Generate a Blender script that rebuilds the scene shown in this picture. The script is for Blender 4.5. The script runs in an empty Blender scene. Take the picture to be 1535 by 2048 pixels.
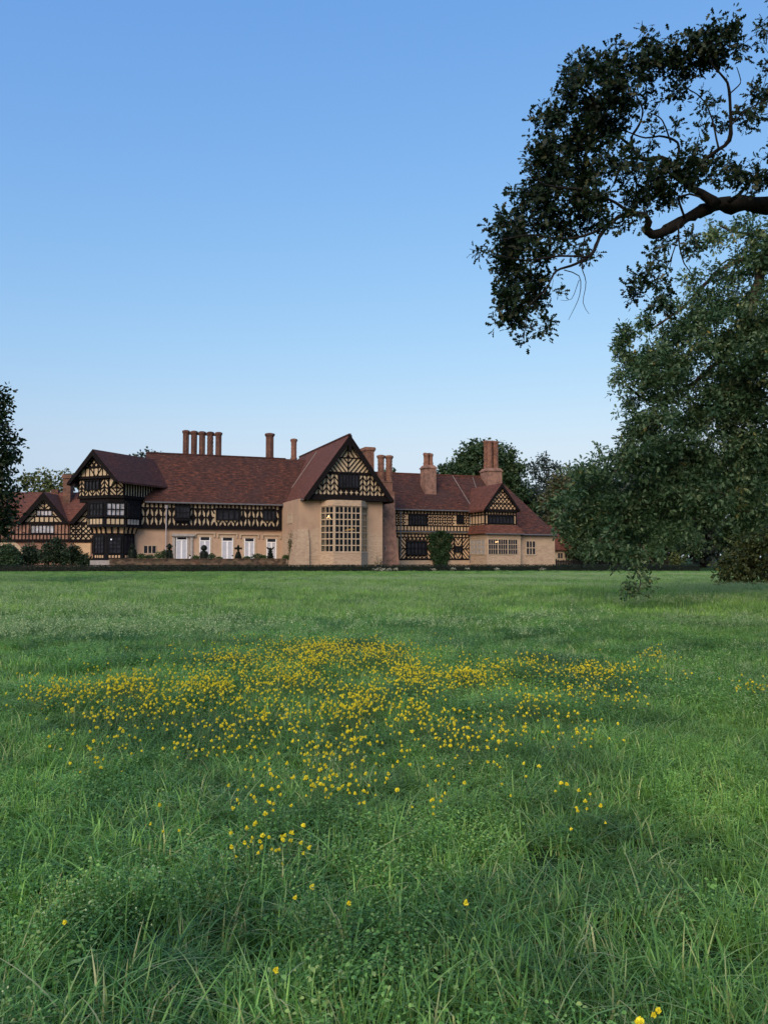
import bpy, bmesh, math, random
import numpy as np
from mathutils import Vector, Matrix

random.seed(7)
RNG = np.random.default_rng(11)
R = math.radians

# ---------------------------------------------------------------- camera, sky, sun, exposure
F = 1598.0                        # focal length of the camera in photo pixels (photo 1535 x 2048)
CXP, CYP = 767.5, 1024.0
CAM = Vector((0.0, 0.0, 1.5))
PITCH = math.atan((1115 - 1024) / F)
scene = bpy.context.scene
cam_d = bpy.data.cameras.new('camera')
cam = bpy.data.objects.new('camera', cam_d)
scene.collection.objects.link(cam)
cam.location = CAM
cam.rotation_euler = (math.pi / 2 + PITCH, 0, 0)
cam_d.sensor_fit = 'VERTICAL'
cam_d.sensor_height = 36.0
cam_d.lens = 36.0 * F / 2048.0
cam_d.clip_start = 0.05
cam_d.clip_end = 6000
scene.camera = cam

SUN_EL, SUN_AZ = 32.0, 200.0      # compass-like: 0 = +Y (view direction), 180 = behind the camera
world = bpy.data.worlds.new('World')
scene.world = world
world.use_nodes = True
wn = world.node_tree
bg = wn.nodes['Background']
sky = wn.nodes.new('ShaderNodeTexSky')
sky.sky_type = 'NISHITA'
sky.sun_disc = False
sky.sun_elevation = R(SUN_EL)
sky.sun_rotation = R(SUN_AZ)
sky.altitude = 50
sky.air_density = 2.0
sky.dust_density = 1.6
sky.ozone_density = 10.0
# the lowest band of sky keeps the pale blue of the band just above it
_tc = wn.nodes.new('ShaderNodeTexCoord'); _sx = wn.nodes.new('ShaderNodeSeparateXYZ'); _cx = wn.nodes.new('ShaderNodeCombineXYZ')
_mx = wn.nodes.new('ShaderNodeMath'); _mx.operation = 'SMOOTH_MAX'; _mx.inputs[1].default_value = 0.13; _mx.inputs[2].default_value = 0.06
wn.links.new(_tc.outputs['Generated'], _sx.inputs[0])
for _i in (0, 1): wn.links.new(_sx.outputs[_i], _cx.inputs[_i])
wn.links.new(_sx.outputs[2], _mx.inputs[0]); wn.links.new(_mx.outputs[0], _cx.inputs[2]); wn.links.new(_cx.outputs[0], sky.inputs['Vector'])
# the phone's rendering of that sky: each channel with its own gain and gamma
_sep = wn.nodes.new('ShaderNodeSeparateColor'); _com = wn.nodes.new('ShaderNodeCombineColor')
wn.links.new(sky.outputs[0], _sep.inputs[0])
for _i, (_g, _k) in enumerate(((1.075, 0.2094), (0.794, 0.2399), (0.426, 0.4643))):
    _p = wn.nodes.new('ShaderNodeMath'); _p.operation = 'POWER'; _p.inputs[1].default_value = _g
    _m = wn.nodes.new('ShaderNodeMath'); _m.operation = 'MULTIPLY'; _m.inputs[1].default_value = _k * 5.0
    wn.links.new(_sep.outputs[_i], _p.inputs[0]); wn.links.new(_p.outputs[0], _m.inputs[0]); wn.links.new(_m.outputs[0], _com.inputs[_i])
wn.links.new(_com.outputs[0], bg.inputs['Color'])
bg.inputs['Strength'].default_value = 0.10

sun_d = bpy.data.lights.new('sun', 'SUN')
sun_d.energy = 1.5
sun_d.angle = R(40)
sun_d.color = (1.0, 0.86, 0.70)
sun = bpy.data.objects.new('sun', sun_d)
scene.collection.objects.link(sun)
_sd = Vector((math.sin(R(SUN_AZ)) * math.cos(R(SUN_EL)), math.cos(R(SUN_AZ)) * math.cos(R(SUN_EL)), math.sin(R(SUN_EL))))
sun.rotation_euler = _sd.to_track_quat('Z', 'Y').to_euler()
sun.location = (0, -20, 40)

scene.view_settings.view_transform = 'Standard'
scene.view_settings.look = 'None'
scene.view_settings.exposure = 1.0
scene.view_settings.gamma = 1.0
scene.cycles.max_bounces = 6
scene.cycles.diffuse_bounces = 3
scene.cycles.transparent_max_bounces = 12

# ---------------------------------------------------------------- small helpers
COL = scene.collection


def tag(o, label=None, cat=None, group=None, kind=None):
    if label: o['label'] = label
    if cat: o['category'] = cat
    if group: o['group'] = group
    if kind: o['kind'] = kind
    return o


def empty(name, loc=(0, 0, 0), rz=0.0):
    o = bpy.data.objects.new(name, None)
    o.empty_display_size = 0.3
    COL.objects.link(o)
    o.location = loc
    o.rotation_euler = (0, 0, rz)
    return o


def ray(px, py):
    x = (px - CXP) / F
    z = (CYP - py) / F
    c, s = math.cos(PITCH), math.sin(PITCH)
    return Vector((x, c - z * s, s + z * c))


def at(px, py, Y):
    """the point at ground distance Y that a pixel of the photograph shows"""
    d = ray(px, py)
    return CAM + d * (Y / d.y)


def ground(px, py, z=0.0):
    d = ray(px, py)
    return CAM + d * ((z - CAM.z) / d.z)


class Fr:
    """a building's own frame: u along its front, v into its depth, w up"""
    def __init__(self, ox, oy, deg):
        self.o = Vector((ox, oy, 0)); a = R(deg); self.a = a
        self.e = Vector((math.cos(a), math.sin(a), 0)); self.n = Vector((-math.sin(a), math.cos(a), 0))

    def uw(self, px, py, v):
        d = ray(px, py)
        t = (v - (CAM - self.o).dot(self.n)) / d.dot(self.n)
        p = CAM + d * t
        return (p - self.o).dot(self.e), p.z

    def u(self, px, v): return self.uw(px, 1000, v)[0]

    def P(self, u, v, w):
        return self.o + self.e * u + self.n * v + Vector((0, 0, w))

    def loc(self, p):
        p = Vector(p); q = p - self.o
        return Vector((q.dot(self.e), q.dot(self.n), p.z))


# ---------------------------------------------------------------- materials
def new_mat(name, rough=0.8, spec=0.3):
    m = bpy.data.materials.new(name)
    m.use_nodes = True
    nt = m.node_tree
    b = nt.nodes['Principled BSDF']
    b.inputs['Roughness'].default_value = rough
    b.inputs['Specular IOR Level'].default_value = spec
    return m, nt, b


def N(nt, typ, **kw):
    n = nt.nodes.new(typ)
    for k, v in kw.items():
        if hasattr(n, k) and k not in n.inputs:
            setattr(n, k, v)
        else:
            n.inputs[k.replace('_', ' ')].default_value = v
    return n


def ramp(nt, fac, stops):
    n = nt.nodes.new('ShaderNodeValToRGB')
    el = n.color_ramp.elements
    while len(el) < len(stops): el.new(0.5)
    for e, (p, c) in zip(el, stops):
        e.position = p; e.color = (*c, 1)
    nt.links.new(fac, n.inputs['Fac'])
    return n.outputs['Color']


def noise(nt, vec, scale, detail=4, rough=0.6, dist=0.0):
    n = nt.nodes.new('ShaderNodeTexNoise')
    n.inputs['Scale'].default_value = scale
    n.inputs['Detail'].default_value = detail
    n.inputs['Roughness'].default_value = rough
    n.inputs['Distortion'].default_value = dist
    if vec is not None: nt.links.new(vec, n.inputs['Vector'])
    return n.outputs['Fac']


def mix(nt, fac, a, b, mode='MIX'):
    n = nt.nodes.new('ShaderNodeMix')
    n.data_type = 'RGBA'; n.blend_type = mode
    for s, v in ((0, fac), (6, a), (7, b)):
        if hasattr(v, 'is_output') or isinstance(v, bpy.types.NodeSocket): nt.links.new(v, n.inputs[s])
        elif isinstance(v, (int, float)): n.inputs[s].default_value = v
        else: n.inputs[s].default_value = (*v, 1)
    return n.outputs[2]


def mth(nt, op, a, b=None, clamp=False):
    n = nt.nodes.new('ShaderNodeMath'); n.operation = op; n.use_clamp = clamp
    for i, v in enumerate((a, b)):
        if v is None: continue
        if isinstance(v, (int, float)): n.inputs[i].default_value = v
        else: nt.links.new(v, n.inputs[i])
    return n.outputs[0]


def bump(nt, b, h, strength=0.4, dist=0.02):
    n = nt.nodes.new('ShaderNodeBump')
    n.inputs['Strength'].default_value = strength; n.inputs['Distance'].default_value = dist
    nt.links.new(h, n.inputs['Height']); nt.links.new(n.outputs[0], b.inputs['Normal'])


def coords(nt, kind='UV'):
    return nt.nodes.new('ShaderNodeTexCoord').outputs[kind]


def bricktex(nt, vec, w, h, c1, c2, mortar, msize=0.012, scale=1.0):
    n = nt.nodes.new('ShaderNodeTexBrick')
    n.inputs['Color1'].default_value = (*c1, 1); n.inputs['Color2'].default_value = (*c2, 1); n.inputs['Mortar'].default_value = (*mortar, 1)
    n.inputs['Scale'].default_value = scale; n.inputs['Mortar Size'].default_value = msize
    n.inputs['Brick Width'].default_value = w; n.inputs['Row Height'].default_value = h
    nt.links.new(vec, n.inputs['Vector'])
    return n


def plain(name, col, rough=0.8, var=0.25, spec=0.3, scale=3.0):
    m, nt, b = new_mat(name, rough, spec)
    v = coords(nt, 'Object')
    f = noise(nt, v, scale, 5)
    lo = tuple(c * (1 - var) for c in col); hi = tuple(min(1, c * (1 + var)) for c in col)
    nt.links.new(ramp(nt, f, [(0.3, lo), (0.7, hi)]), b.inputs['Base Color'])
    return m


MAT = {}


def make_plaster(name, base, stone_h, stone_var):
    """render coat over rubble: the coat has fallen off below a ragged line"""
    m, nt, b = new_mat(name, 0.9, 0.15)
    uv = coords(nt); ob = coords(nt, 'Object')
    f1 = noise(nt, ob, 0.5, 6, 0.65); f2 = noise(nt, ob, 3.0, 4)
    c = ramp(nt, f1, [(0.3, tuple(x * .78 for x in base)), (0.5, base), (0.7, (base[0] * 1.08, base[1] * 1.05, base[2] * 1.0))])
    c = mix(nt, mth(nt, 'MULTIPLY', f2, 0.35), c, (base[0] * .72, base[1] * .62, base[2] * .55))
    # stones: squashed cells in wall metres
    mp = nt.nodes.new('ShaderNodeMapping'); mp.inputs['Scale'].default_value = (3.0, 9.5, 1)
    nt.links.new(uv, mp.inputs['Vector'])
    wv = nt.nodes.new('ShaderNodeTexVoronoi'); wv.voronoi_dimensions = '2D'; wv.inputs['Scale'].default_value = 1.0
    nt.links.new(mp.outputs[0], wv.inputs['Vector'])
    ed = nt.nodes.new('ShaderNodeTexVoronoi'); ed.voronoi_dimensions = '2D'; ed.feature = 'DISTANCE_TO_EDGE'; ed.inputs['Scale'].default_value = 1.0
    nt.links.new(mp.outputs[0], ed.inputs['Vector'])
    sc = ramp(nt, wv.outputs['Color'], [(0.1, (.31, .23, .165)), (0.35, (.39, .295, .21)), (0.6, (.43, .33, .235)), (0.9, (.34, .24, .17))])
    jn = mth(nt, 'LESS_THAN', ed.outputs['Distance'], 0.06)
    sc = mix(nt, mth(nt, 'MULTIPLY', jn, 0.30), sc, (.26, .20, .145))
    sep = nt.nodes.new('ShaderNodeSeparateXYZ'); nt.links.new(ob, sep.inputs[0])
    rag = noise(nt, ob, 0.45, 6, 0.6)
    z = mth(nt, 'ADD', sep.outputs['Z'], mth(nt, 'MULTIPLY', mth(nt, 'SUBTRACT', rag, 0.5), stone_var))
    msk = mth(nt, 'MULTIPLY', mth(nt, 'SUBTRACT', stone_h, z), 3.0, True)
    nt.links.new(mix(nt, msk, c, sc), b.inputs['Base Color'])
    bump(nt, b, mth(nt, 'ADD', mth(nt, 'MULTIPLY', mth(nt, 'MULTIPLY', ed.outputs['Distance'], msk), 2.0), f2), 0.5, 0.03)
    return m


def make_roof(name, c_lo, c_mid, c_hi, patch):
    m, nt, b = new_mat(name, 0.85, 0.2)
    uv = coords(nt); ob = coords(nt, 'Object')
    bt = bricktex(nt, uv, 0.36, 0.24, (0.25, .25, .25), (1, 1, 1), (0.0, 0.0, 0.0), 0.018)
    bt.offset = 0.5
    f1 = noise(nt, ob, 0.22, 5, 0.6)
    mp = nt.nodes.new('ShaderNodeMapping'); mp.inputs['Scale'].default_value = (1.3, 5.0, 1)
    nt.links.new(uv, mp.inputs['Vector'])
    f2 = noise(nt, mp.outputs[0], 1.0, 5, 0.75)
    c = ramp(nt, f2, [(0.36, c_lo), (0.5, c_mid), (0.64, c_hi)])
    c = mix(nt, ramp(nt, f1, [(0.40, (0, 0, 0)), (0.62, (.75, .75, .75))]), c, patch)
    tint = mth(nt, 'MULTIPLY_ADD', bt.outputs['Color'], 0.55)
    tint.node.inputs[2].default_value = 0.58
    c = mix(nt, 1.0, c, tint, 'MULTIPLY')
    # moss and lichen flecks
    f3 = noise(nt, ob, 4.5, 4, 0.75)
    c = mix(nt, ramp(nt, f3, [(0.62, (0, 0, 0)), (0.70, (.75, .75, .75))]), c, (.25, .18, .15))
    nt.links.new(c, b.inputs['Base Color'])
    bump(nt, b, mth(nt, 'ADD', bt.outputs['Color'], f2), 0.6, 0.04)
    return m


def make_brick(name, c1, c2, mortar, w=0.25, h=0.085):
    m, nt, b = new_mat(name, 0.88, 0.2)
    uv = coords(nt); ob = coords(nt, 'Object')
    bt = bricktex(nt, uv, w, h, c1, c2, mortar, 0.012)
    f = noise(nt, ob, 1.6, 6, 0.75)
    c = mix(nt, 1.0, bt.outputs['Color'], ramp(nt, f, [(0.32, (.42, .40, .42)), (0.5, (.9, .88, .88)), (0.68, (1.32, 1.22, 1.12))]), 'MULTIPLY')
    nt.links.new(c, b.inputs['Base Color'])
    bump(nt, b, f, 0.3, 0.02)
    return m


def make_stone_wall(name):
    m, nt, b = new_mat(name, 0.9, 0.15)
    uv = coords(nt); ob = coords(nt, 'Object')
    mp = nt.nodes.new('ShaderNodeMapping'); mp.inputs['Scale'].default_value = (2.4, 4.5, 1)
    nt.links.new(uv, mp.inputs['Vector'])
    wv = nt.nodes.new('ShaderNodeTexVoronoi'); wv.voronoi_dimensions = '2D'; wv.inputs['Scale'].default_value = 1.0
    nt.links.new(mp.outputs[0], wv.inputs['Vector'])
    f = noise(nt, ob, 1.0, 5)
    c = ramp(nt, wv.outputs['Color'], [(0.1, (.04, .03, .024)), (0.4, (.085, .06, .045)), (0.7, (.16, .11, .075)), (0.95, (.075, .036, .025))])
    c = mix(nt, ramp(nt, f, [(0.45, (0, 0, 0)), (0.7, (.6, .6, .6))]), c, (.06, .06, .035))
    nt.links.new(c, b.inputs['Base Color'])
    return m


def make_glass(name, col=(.017, .019, .025), rough=0.06):
    m, nt, b = new_mat(name, rough, 0.35)
    b.inputs['Specular IOR Level'].default_value = 0.10
    f = noise(nt, coords(nt, 'Object'), 1.7, 3)
    nt.links.new(ramp(nt, f, [(0.35, tuple(x * .6 for x in col)), (0.65, tuple(x * 1.5 for x in col))]), b.inputs['Base Color'])
    bump(nt, b, noise(nt, coords(nt, 'Object'), 2.5, 2), 0.06, 0.02)
    return m


def make_clear_glass(name):
    m = bpy.data.materials.new(name); m.use_nodes = True
    nt = m.node_tree; nt.nodes.clear()
    o = nt.nodes.new('ShaderNodeOutputMaterial')
    t = nt.nodes.new('ShaderNodeBsdfTransparent'); t.inputs['Color'].default_value = (.75, .78, .78, 1)
    g = nt.nodes.new('ShaderNodeBsdfGlossy'); g.inputs['Roughness'].default_value = 0.04; g.inputs['Color'].default_value = (.8, .85, .9, 1)
    mx = nt.nodes.new('ShaderNodeMixShader'); mx.inputs['Fac'].default_value = 0.012
    nt.links.new(t.outputs[0], mx.inputs[1]); nt.links.new(g.outputs[0], mx.inputs[2]); nt.links.new(mx.outputs[0], o.inputs['Surface'])
    return m


def make_leaf(name, stops, transl=0.25, rough=0.55, spec=0.25, tcol=None):
    """foliage: colour from a per-leaf random value, some light passing through"""
    m = bpy.data.materials.new(name); m.use_nodes = True
    nt = m.node_tree
    b = nt.nodes['Principled BSDF']; b.inputs['Roughness'].default_value = rough; b.inputs['Specular IOR Level'].default_value = spec
    a = nt.nodes.new('ShaderNodeAttribute'); a.attribute_name = 'rnd'
    c = ramp(nt, a.outputs['Fac'], stops)
    nt.links.new(c, b.inputs['Base Color'])
    t = nt.nodes.new('ShaderNodeBsdfTranslucent')
    nt.links.new(mix(nt, 1.0, c, tcol or (1.2, 1.3, .6), 'MULTIPLY'), t.inputs['Color'])
    mx = nt.nodes.new('ShaderNodeMixShader'); mx.inputs['Fac'].default_value = transl
    nt.links.new(b.outputs[0], mx.inputs[1]); nt.links.new(t.outputs[0], mx.inputs[2])
    nt.links.new(mx.outputs[0], nt.nodes['Material Output'].inputs['Surface'])
    return m


def make_grass(name, c_dark, c_mid, c_lite, patch_col, transl=0.3, dry=(.16, .16, .06)):
    m = bpy.data.materials.new(name); m.use_nodes = True
    nt = m.node_tree
    b = nt.nodes['Principled BSDF']; b.inputs['Roughness'].default_value = 0.42; b.inputs['Specular IOR Level'].default_value = 0.32
    a = nt.nodes.new('ShaderNodeAttribute'); a.attribute_name = 'rnd'
    oi = nt.nodes.new('ShaderNodeObjectInfo')
    geo = nt.nodes.new('ShaderNodeNewGeometry')
    r = mth(nt, 'ADD', mth(nt, 'MULTIPLY', a.outputs['Fac'], 0.55), mth(nt, 'MULTIPLY', oi.outputs['Random'], 0.45))
    c = ramp(nt, r, [(0.18, c_dark), (0.48, c_mid), (0.74, c_lite), (0.86, dry)])  # blade sheen and dark gaps are put into the ramp ends
    f = noise(nt, geo.outputs['Position'], 0.16, 4, 0.6)
    c = mix(nt, ramp(nt, f, [(0.40, (0, 0, 0)), (0.68, (.7, .7, .7))]), c, patch_col)
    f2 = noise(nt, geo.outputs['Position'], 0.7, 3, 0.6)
    c = mix(nt, 1.0, c, ramp(nt, f2, [(0.32, (.42, .48, .56)), (0.5, (.92, .93, .95)), (0.68, (1.45, 1.36, 1.16))]), 'MULTIPLY')  # cool shaded and warm lit patches are put into the colour
    nt.links.new(c, b.inputs['Base Color'])
    t = nt.nodes.new('ShaderNodeBsdfTranslucent')
    nt.links.new(mix(nt, 1.0, c, (1.1, 1.3, .7), 'MULTIPLY'), t.inputs['Color'])
    mx = nt.nodes.new('ShaderNodeMixShader'); mx.inputs['Fac'].default_value = transl
    nt.links.new(b.outputs[0], mx.inputs[1]); nt.links.new(t.outputs[0], mx.inputs[2])
    nt.links.new(mx.outputs[0], nt.nodes['Material Output'].inputs['Surface'])
    return m


def make_emit(name, col, s):
    m = bpy.data.materials.new(name); m.use_nodes = True
    nt = m.node_tree; b = nt.nodes['Principled BSDF']
    b.inputs['Base Color'].default_value = (*col, 1); b.inputs['Emission Color'].default_value = (*col, 1); b.inputs['Emission Strength'].default_value = s
    return m


def make_bark(name, lo, hi):
    m, nt, b = new_mat(name, 0.9, 0.15)
    ob = coords(nt, 'Object')
    mp = nt.nodes.new('ShaderNodeMapping'); mp.inputs['Scale'].default_value = (6, 6, 1.6)
    nt.links.new(ob, mp.inputs['Vector'])
    f = noise(nt, mp.outputs[0], 2.0, 6, 0.7, 0.5)
    nt.links.new(ramp(nt, f, [(0.35, lo), (0.65, hi)]), b.inputs['Base Color'])
    bump(nt, b, f, 0.8, 0.04)
    return m


MAT['plaster'] = make_plaster('warm plaster over rubble', (.39, .28, .20), 4.4, 3.2)
MAT['plaster_terrace'] = make_plaster('warm plaster', (.405, .288, .205), 2.1, 1.6)
MAT['stone_face'] = make_plaster('rubble stone', (.50, .36, .23), 30.0, 0.5)
MAT['plaster_end'] = make_plaster('pale plaster over rubble', (.42, .325, .23), 3.4, 1.6)
MAT['infill'] = plain('ochre infill', (.41, .335, .23), 0.9, 0.14, 0.1, 1.5)
MAT['infill_warm'] = plain('orange ochre infill', (.45, .32, .20), 0.9, 0.14, 0.1, 1.5)
MAT['timber'] = plain('black oak timber', (.0085, .007, .0078), 0.85, 0.4, 0.08, 6)
MAT['darkwood'] = plain('weathered black boards', (.0075, .0075, .0095), 0.75, 0.4, 0.10, 4)
MAT['roof'] = make_roof('red clay tiles', (.023, .013, .012), (.070, .029, .021), (.20, .066, .032), (.054, .029, .025))
MAT['roof_dark'] = make_roof('dark clay tiles', (.038, .019, .018), (.070, .028, .024), (.105, .040, .030), (.050, .025, .023))  # evenly darker tiles with less contrast
MAT['roof_plain'] = make_roof('plum red clay tiles', (.075, .031, .023), (.135, .051, .034), (.20, .078, .048), (.11, .047, .036))
MAT['brick'] = make_brick('brown red brick', (.13, .058, .040), (.085, .038, .029), (.12, .085, .068))
MAT['brick_pink'] = make_brick('pinkish brick', (.27, .145, .105), (.20, .105, .08), (.25, .185, .15))
MAT['brick_orange'] = make_brick('orange red brick', (.23, .105, .07), (.16, .07, .05), (.21, .15, .115))  # a brighter, more orange brick for some of the flues
MAT['stone'] = plain('carved sandstone', (.38, .30, .215), 0.85, 0.16, 0.15, 3)
MAT['stone_grey'] = plain('grey stone', (.30, .28, .26), 0.85, 0.2, 0.15, 3)
MAT['rubble'] = make_stone_wall('dark rubble stone')
MAT['glass'] = make_glass('dark window glass')  # faint blue-grey reflections are put into the base colour
MAT['glass_sky'] = make_glass('window glass painted with sky reflection', (.30, .31, .35), 0.3)  # pale reflected sky is put into the pane colour
MAT['clear_glass'] = make_clear_glass('clear window glass')
MAT['white'] = plain('white paint', (.72, .73, .75), 0.5, 0.06, 0.4, 2)
MAT['curtain'] = plain('grey white shutters behind glass', (.40, .42, .47), 0.4, 0.1, 0.4, 2)
MAT['lead'] = plain('grey lead', (.10, .105, .12), 0.55, 0.25, 0.4, 4)
MAT['lead_pale'] = plain('pale grey pipe', (.30, .28, .30), 0.5, 0.2, 0.4, 2)
MAT['brick_old'] = make_brick('sooty brick', (.15, .075, .052), (.10, .05, .038), (.14, .10, .08))
MAT['room'] = plain('near-black painted room shade', (.012, .009, .007), 0.9, 0.3, 0.1, 1)  # darkness of unlit rooms is put into this colour
MAT['lamp'] = make_emit('lit lamp', (1.0, .66, .30), 0.9)
MAT['glow'] = make_emit('painted gold glow', (1.0, .50, .12), 0.14)  # emission painted in for a golden gleam
MAT['bark'] = make_bark('oak bark painted in shade', (.005, .0047, .0044), (.017, .015, .013))  # backlit limb's darkness is put into the bark colour
MAT['bark_pale'] = make_bark('brown oak bark', (.035, .027, .021), (.105, .082, .062))
MAT['soil'] = None

# ---------------------------------------------------------------- mesh builder


class MB:
    def __init__(self, tf=None):
        self.v = []; self.f = []; self.k = 0
        self.tf = tf or (lambda u, v, w: Vector((u, v, w)))

    def add(self, pts, faces):
        b = len(self.v)
        self.v += [self.tf(*p) for p in pts]
        self.f += [[b + i for i in f] for f in faces]

    def box(self, u0, u1, v0, v1, w0, w1):
        self.add([(u0, v0, w0), (u1, v0, w0), (u1, v1, w0), (u0, v1, w0), (u0, v0, w1), (u1, v0, w1), (u1, v1, w1), (u0, v1, w1)],
                 [(0, 3, 2, 1), (4, 5, 6, 7), (0, 1, 5, 4), (1, 2, 6, 5), (2, 3, 7, 6), (3, 0, 4, 7)])

    def prism(self, poly, v0, v1):
        n = len(poly)
        self.add([(u, v0, w) for u, w in poly] + [(u, v1, w) for u, w in poly],
                 [tuple(range(n)), tuple(range(2 * n - 1, n - 1, -1))] + [(i, n + i, n + (i + 1) % n, (i + 1) % n) for i in range(n)])

    def hprism(self, lo, w0, w1, hi=None):
        hi = hi or lo
        n = len(lo)
        self.add([(u, v, w0) for u, v in lo] + [(u, v, w1) for u, v in hi],
                 [tuple(range(n - 1, -1, -1)), tuple(range(n, 2 * n))] + [(i, (i + 1) % n, n + (i + 1) % n, n + i) for i in range(n)])

    def bar(self, u0, w0, u1, w1, wd, v, dep=0.05):
        """a straight timber on the wall plane v, standing proud towards -v; each a hair different in depth"""
        self.k += 1
        dep = dep + (self.k % 29) * 0.0009
        d = Vector((u1 - u0, w1 - w0))
        if d.length < 1e-4: return
        d.normalize(); m = Vector((-d.y, d.x)) * wd * 0.5
        q = [(u0 + m.x, w0 + m.y), (u0 - m.x, w0 - m.y), (u1 - m.x, w1 - m.y), (u1 + m.x, w1 + m.y)]
        self.prism(q, v - dep, v + 0.01)

    def slab(self, quad, th):
        """a roof slope: a quad given by its top corners, thickened straight down"""
        n = len(quad)
        self.add(list(quad) + [(u, v, w - th) for u, v, w in quad],
                 [tuple(range(n)), tuple(range(2 * n - 1, n - 1, -1))] + [(i, n + i, n + (i + 1) % n, (i + 1) % n) for i in range(n)])

    def build(self, name, mat, parent=None, label=None, smooth=False):
        me = bpy.data.meshes.new(name)
        me.from_pydata([tuple(p) for p in self.v], [], self.f)
        bm = bmesh.new(); bm.from_mesh(me)
        bmesh.ops.recalc_face_normals(bm, faces=bm.faces)
        uvl = bm.loops.layers.uv.new('UVMap')
        Z = Vector((0, 0, 1))
        for f in bm.faces:
            n = f.normal
            t = Z.cross(n)
            t = Vector((1, 0, 0)) if t.length < 0.05 else t.normalized()
            s = n.cross(t)
            for l in f.loops:
                l[uvl].uv = (l.vert.co.dot(t), l.vert.co.dot(s))
            f.smooth = smooth
        bm.to_mesh(me); bm.free()
        me.materials.append(mat)
        o = bpy.data.objects.new(name, me)
        COL.objects.link(o)
        if parent is not None: o.parent = parent
        if label: o['label'] = label
        return o


def hatch(mb, poly, deg, sp, wd, v, dep=0.04, off=0.0):
    d = Vector((math.cos(R(deg)), math.sin(R(deg)))); m = Vector((-d.y, d.x))
    P = [Vector(p) for p in poly]
    lo = min(p.dot(m) for p in P); hi = max(p.dot(m) for p in P)
    c = lo + sp * 0.5 + off
    while c < hi:
        xs = []
        for i in range(len(P)):
            a, b = P[i], P[(i + 1) % len(P)]
            da, db = a.dot(m) - c, b.dot(m) - c
            if da * db < 0:
                q = a + (b - a) * (da / (da - db)); xs.append(q)
        if len(xs) >= 2:
            xs.sort(key=lambda q: q.dot(d))
            if (xs[-1] - xs[0]).length > wd * 0.8:
                mb.bar(xs[0].x, xs[0].y, xs[-1].x, xs[-1].y, wd, v, dep)
        c += sp


def rect(u0, u1, w0, w1): return [(u0, w0), (u1, w0), (u1, w1), (u0, w1)]


def quarter(mb, u0, u1, w0, w1, back, wd, v):
    """quarter of a star panel: two braces leaving one light stripe; back = a stripe like a backslash"""
    a, b = u1 - u0, w1 - w0
    if back:
        mb.bar(u0 + .42 * a, w1, u1, w1 - .53 * b, wd, v); mb.bar(u0, w0 + .42 * b, u0 + .46 * a, w0, wd, v)
    else:
        mb.bar(u1 - .42 * a, w1, u0, w1 - .53 * b, wd, v); mb.bar(u1, w0 + .42 * b, u1 - .46 * a, w0, wd, v)


def studs(mb, u0, u1, w0, w1, n, wd, v):
    for i in range(n + 1):
        u = u0 + (u1 - u0) * i / n
        mb.bar(u, w0, u, w1, wd, v)


def facet_tf(p0, p1, base=None):
    """frame of a wall face running p0 -> p1 (seen from outside, left to right)"""
    a = Vector((p0[0], p0[1])); e = Vector((p1[0] - p0[0], p1[1] - p0[1])); L = e.length; e.normalize()
    n = Vector((-e.y, e.x))
    def tf(u, v, w):
        q = a + e * u + n * v
        return Vector((q.x, q.y, w)) if base is None else base(q.x, q.y, w)
    return tf, L


def window(parent, tf, u0, u1, w0, w1, v, nx, ny, fmat, gmat, bw=0.07, mull=0.05, name='window', proud=0.10, label=None):
    """framed window on the wall plane v, glass set back between the bars"""
    mb = MB(tf)
    p = v - proud
    mb.box(u0, u1, p, v, w0, w0 + bw); mb.box(u0, u1, p, v, w1 - bw, w1)
    mb.box(u0, u0 + bw, p, v, w0 + bw, w1 - bw); mb.box(u1 - bw, u1, p, v, w0 + bw, w1 - bw)
    for i in range(1, nx):
        u = u0 + bw + (u1 - u0 - 2 * bw) * i / nx
        mb.box(u - mull / 2, u + mull / 2, p + .015, v, w0 + bw, w1 - bw)
    for j in range(1, ny):
        w = w0 + bw + (w1 - w0 - 2 * bw) * j / ny
        mb.box(u0 + bw, u1 - bw, p + .022, v, w - mull / 2, w + mull / 2)
    f = mb.build(name, fmat, parent, label)
    g = MB(tf); g.box(u0 + bw, u1 - bw, v - 0.035, v - 0.004, w0 + bw, w1 - bw)
    g.build('glass', gmat, f)
    return f


def ngon(cx, cy, r, n=8, rot=0.0):
    return [(cx + r * math.cos(rot + 2 * math.pi * i / n), cy + r * math.sin(rot + 2 * math.pi * i / n)) for i in range(n)]


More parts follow.
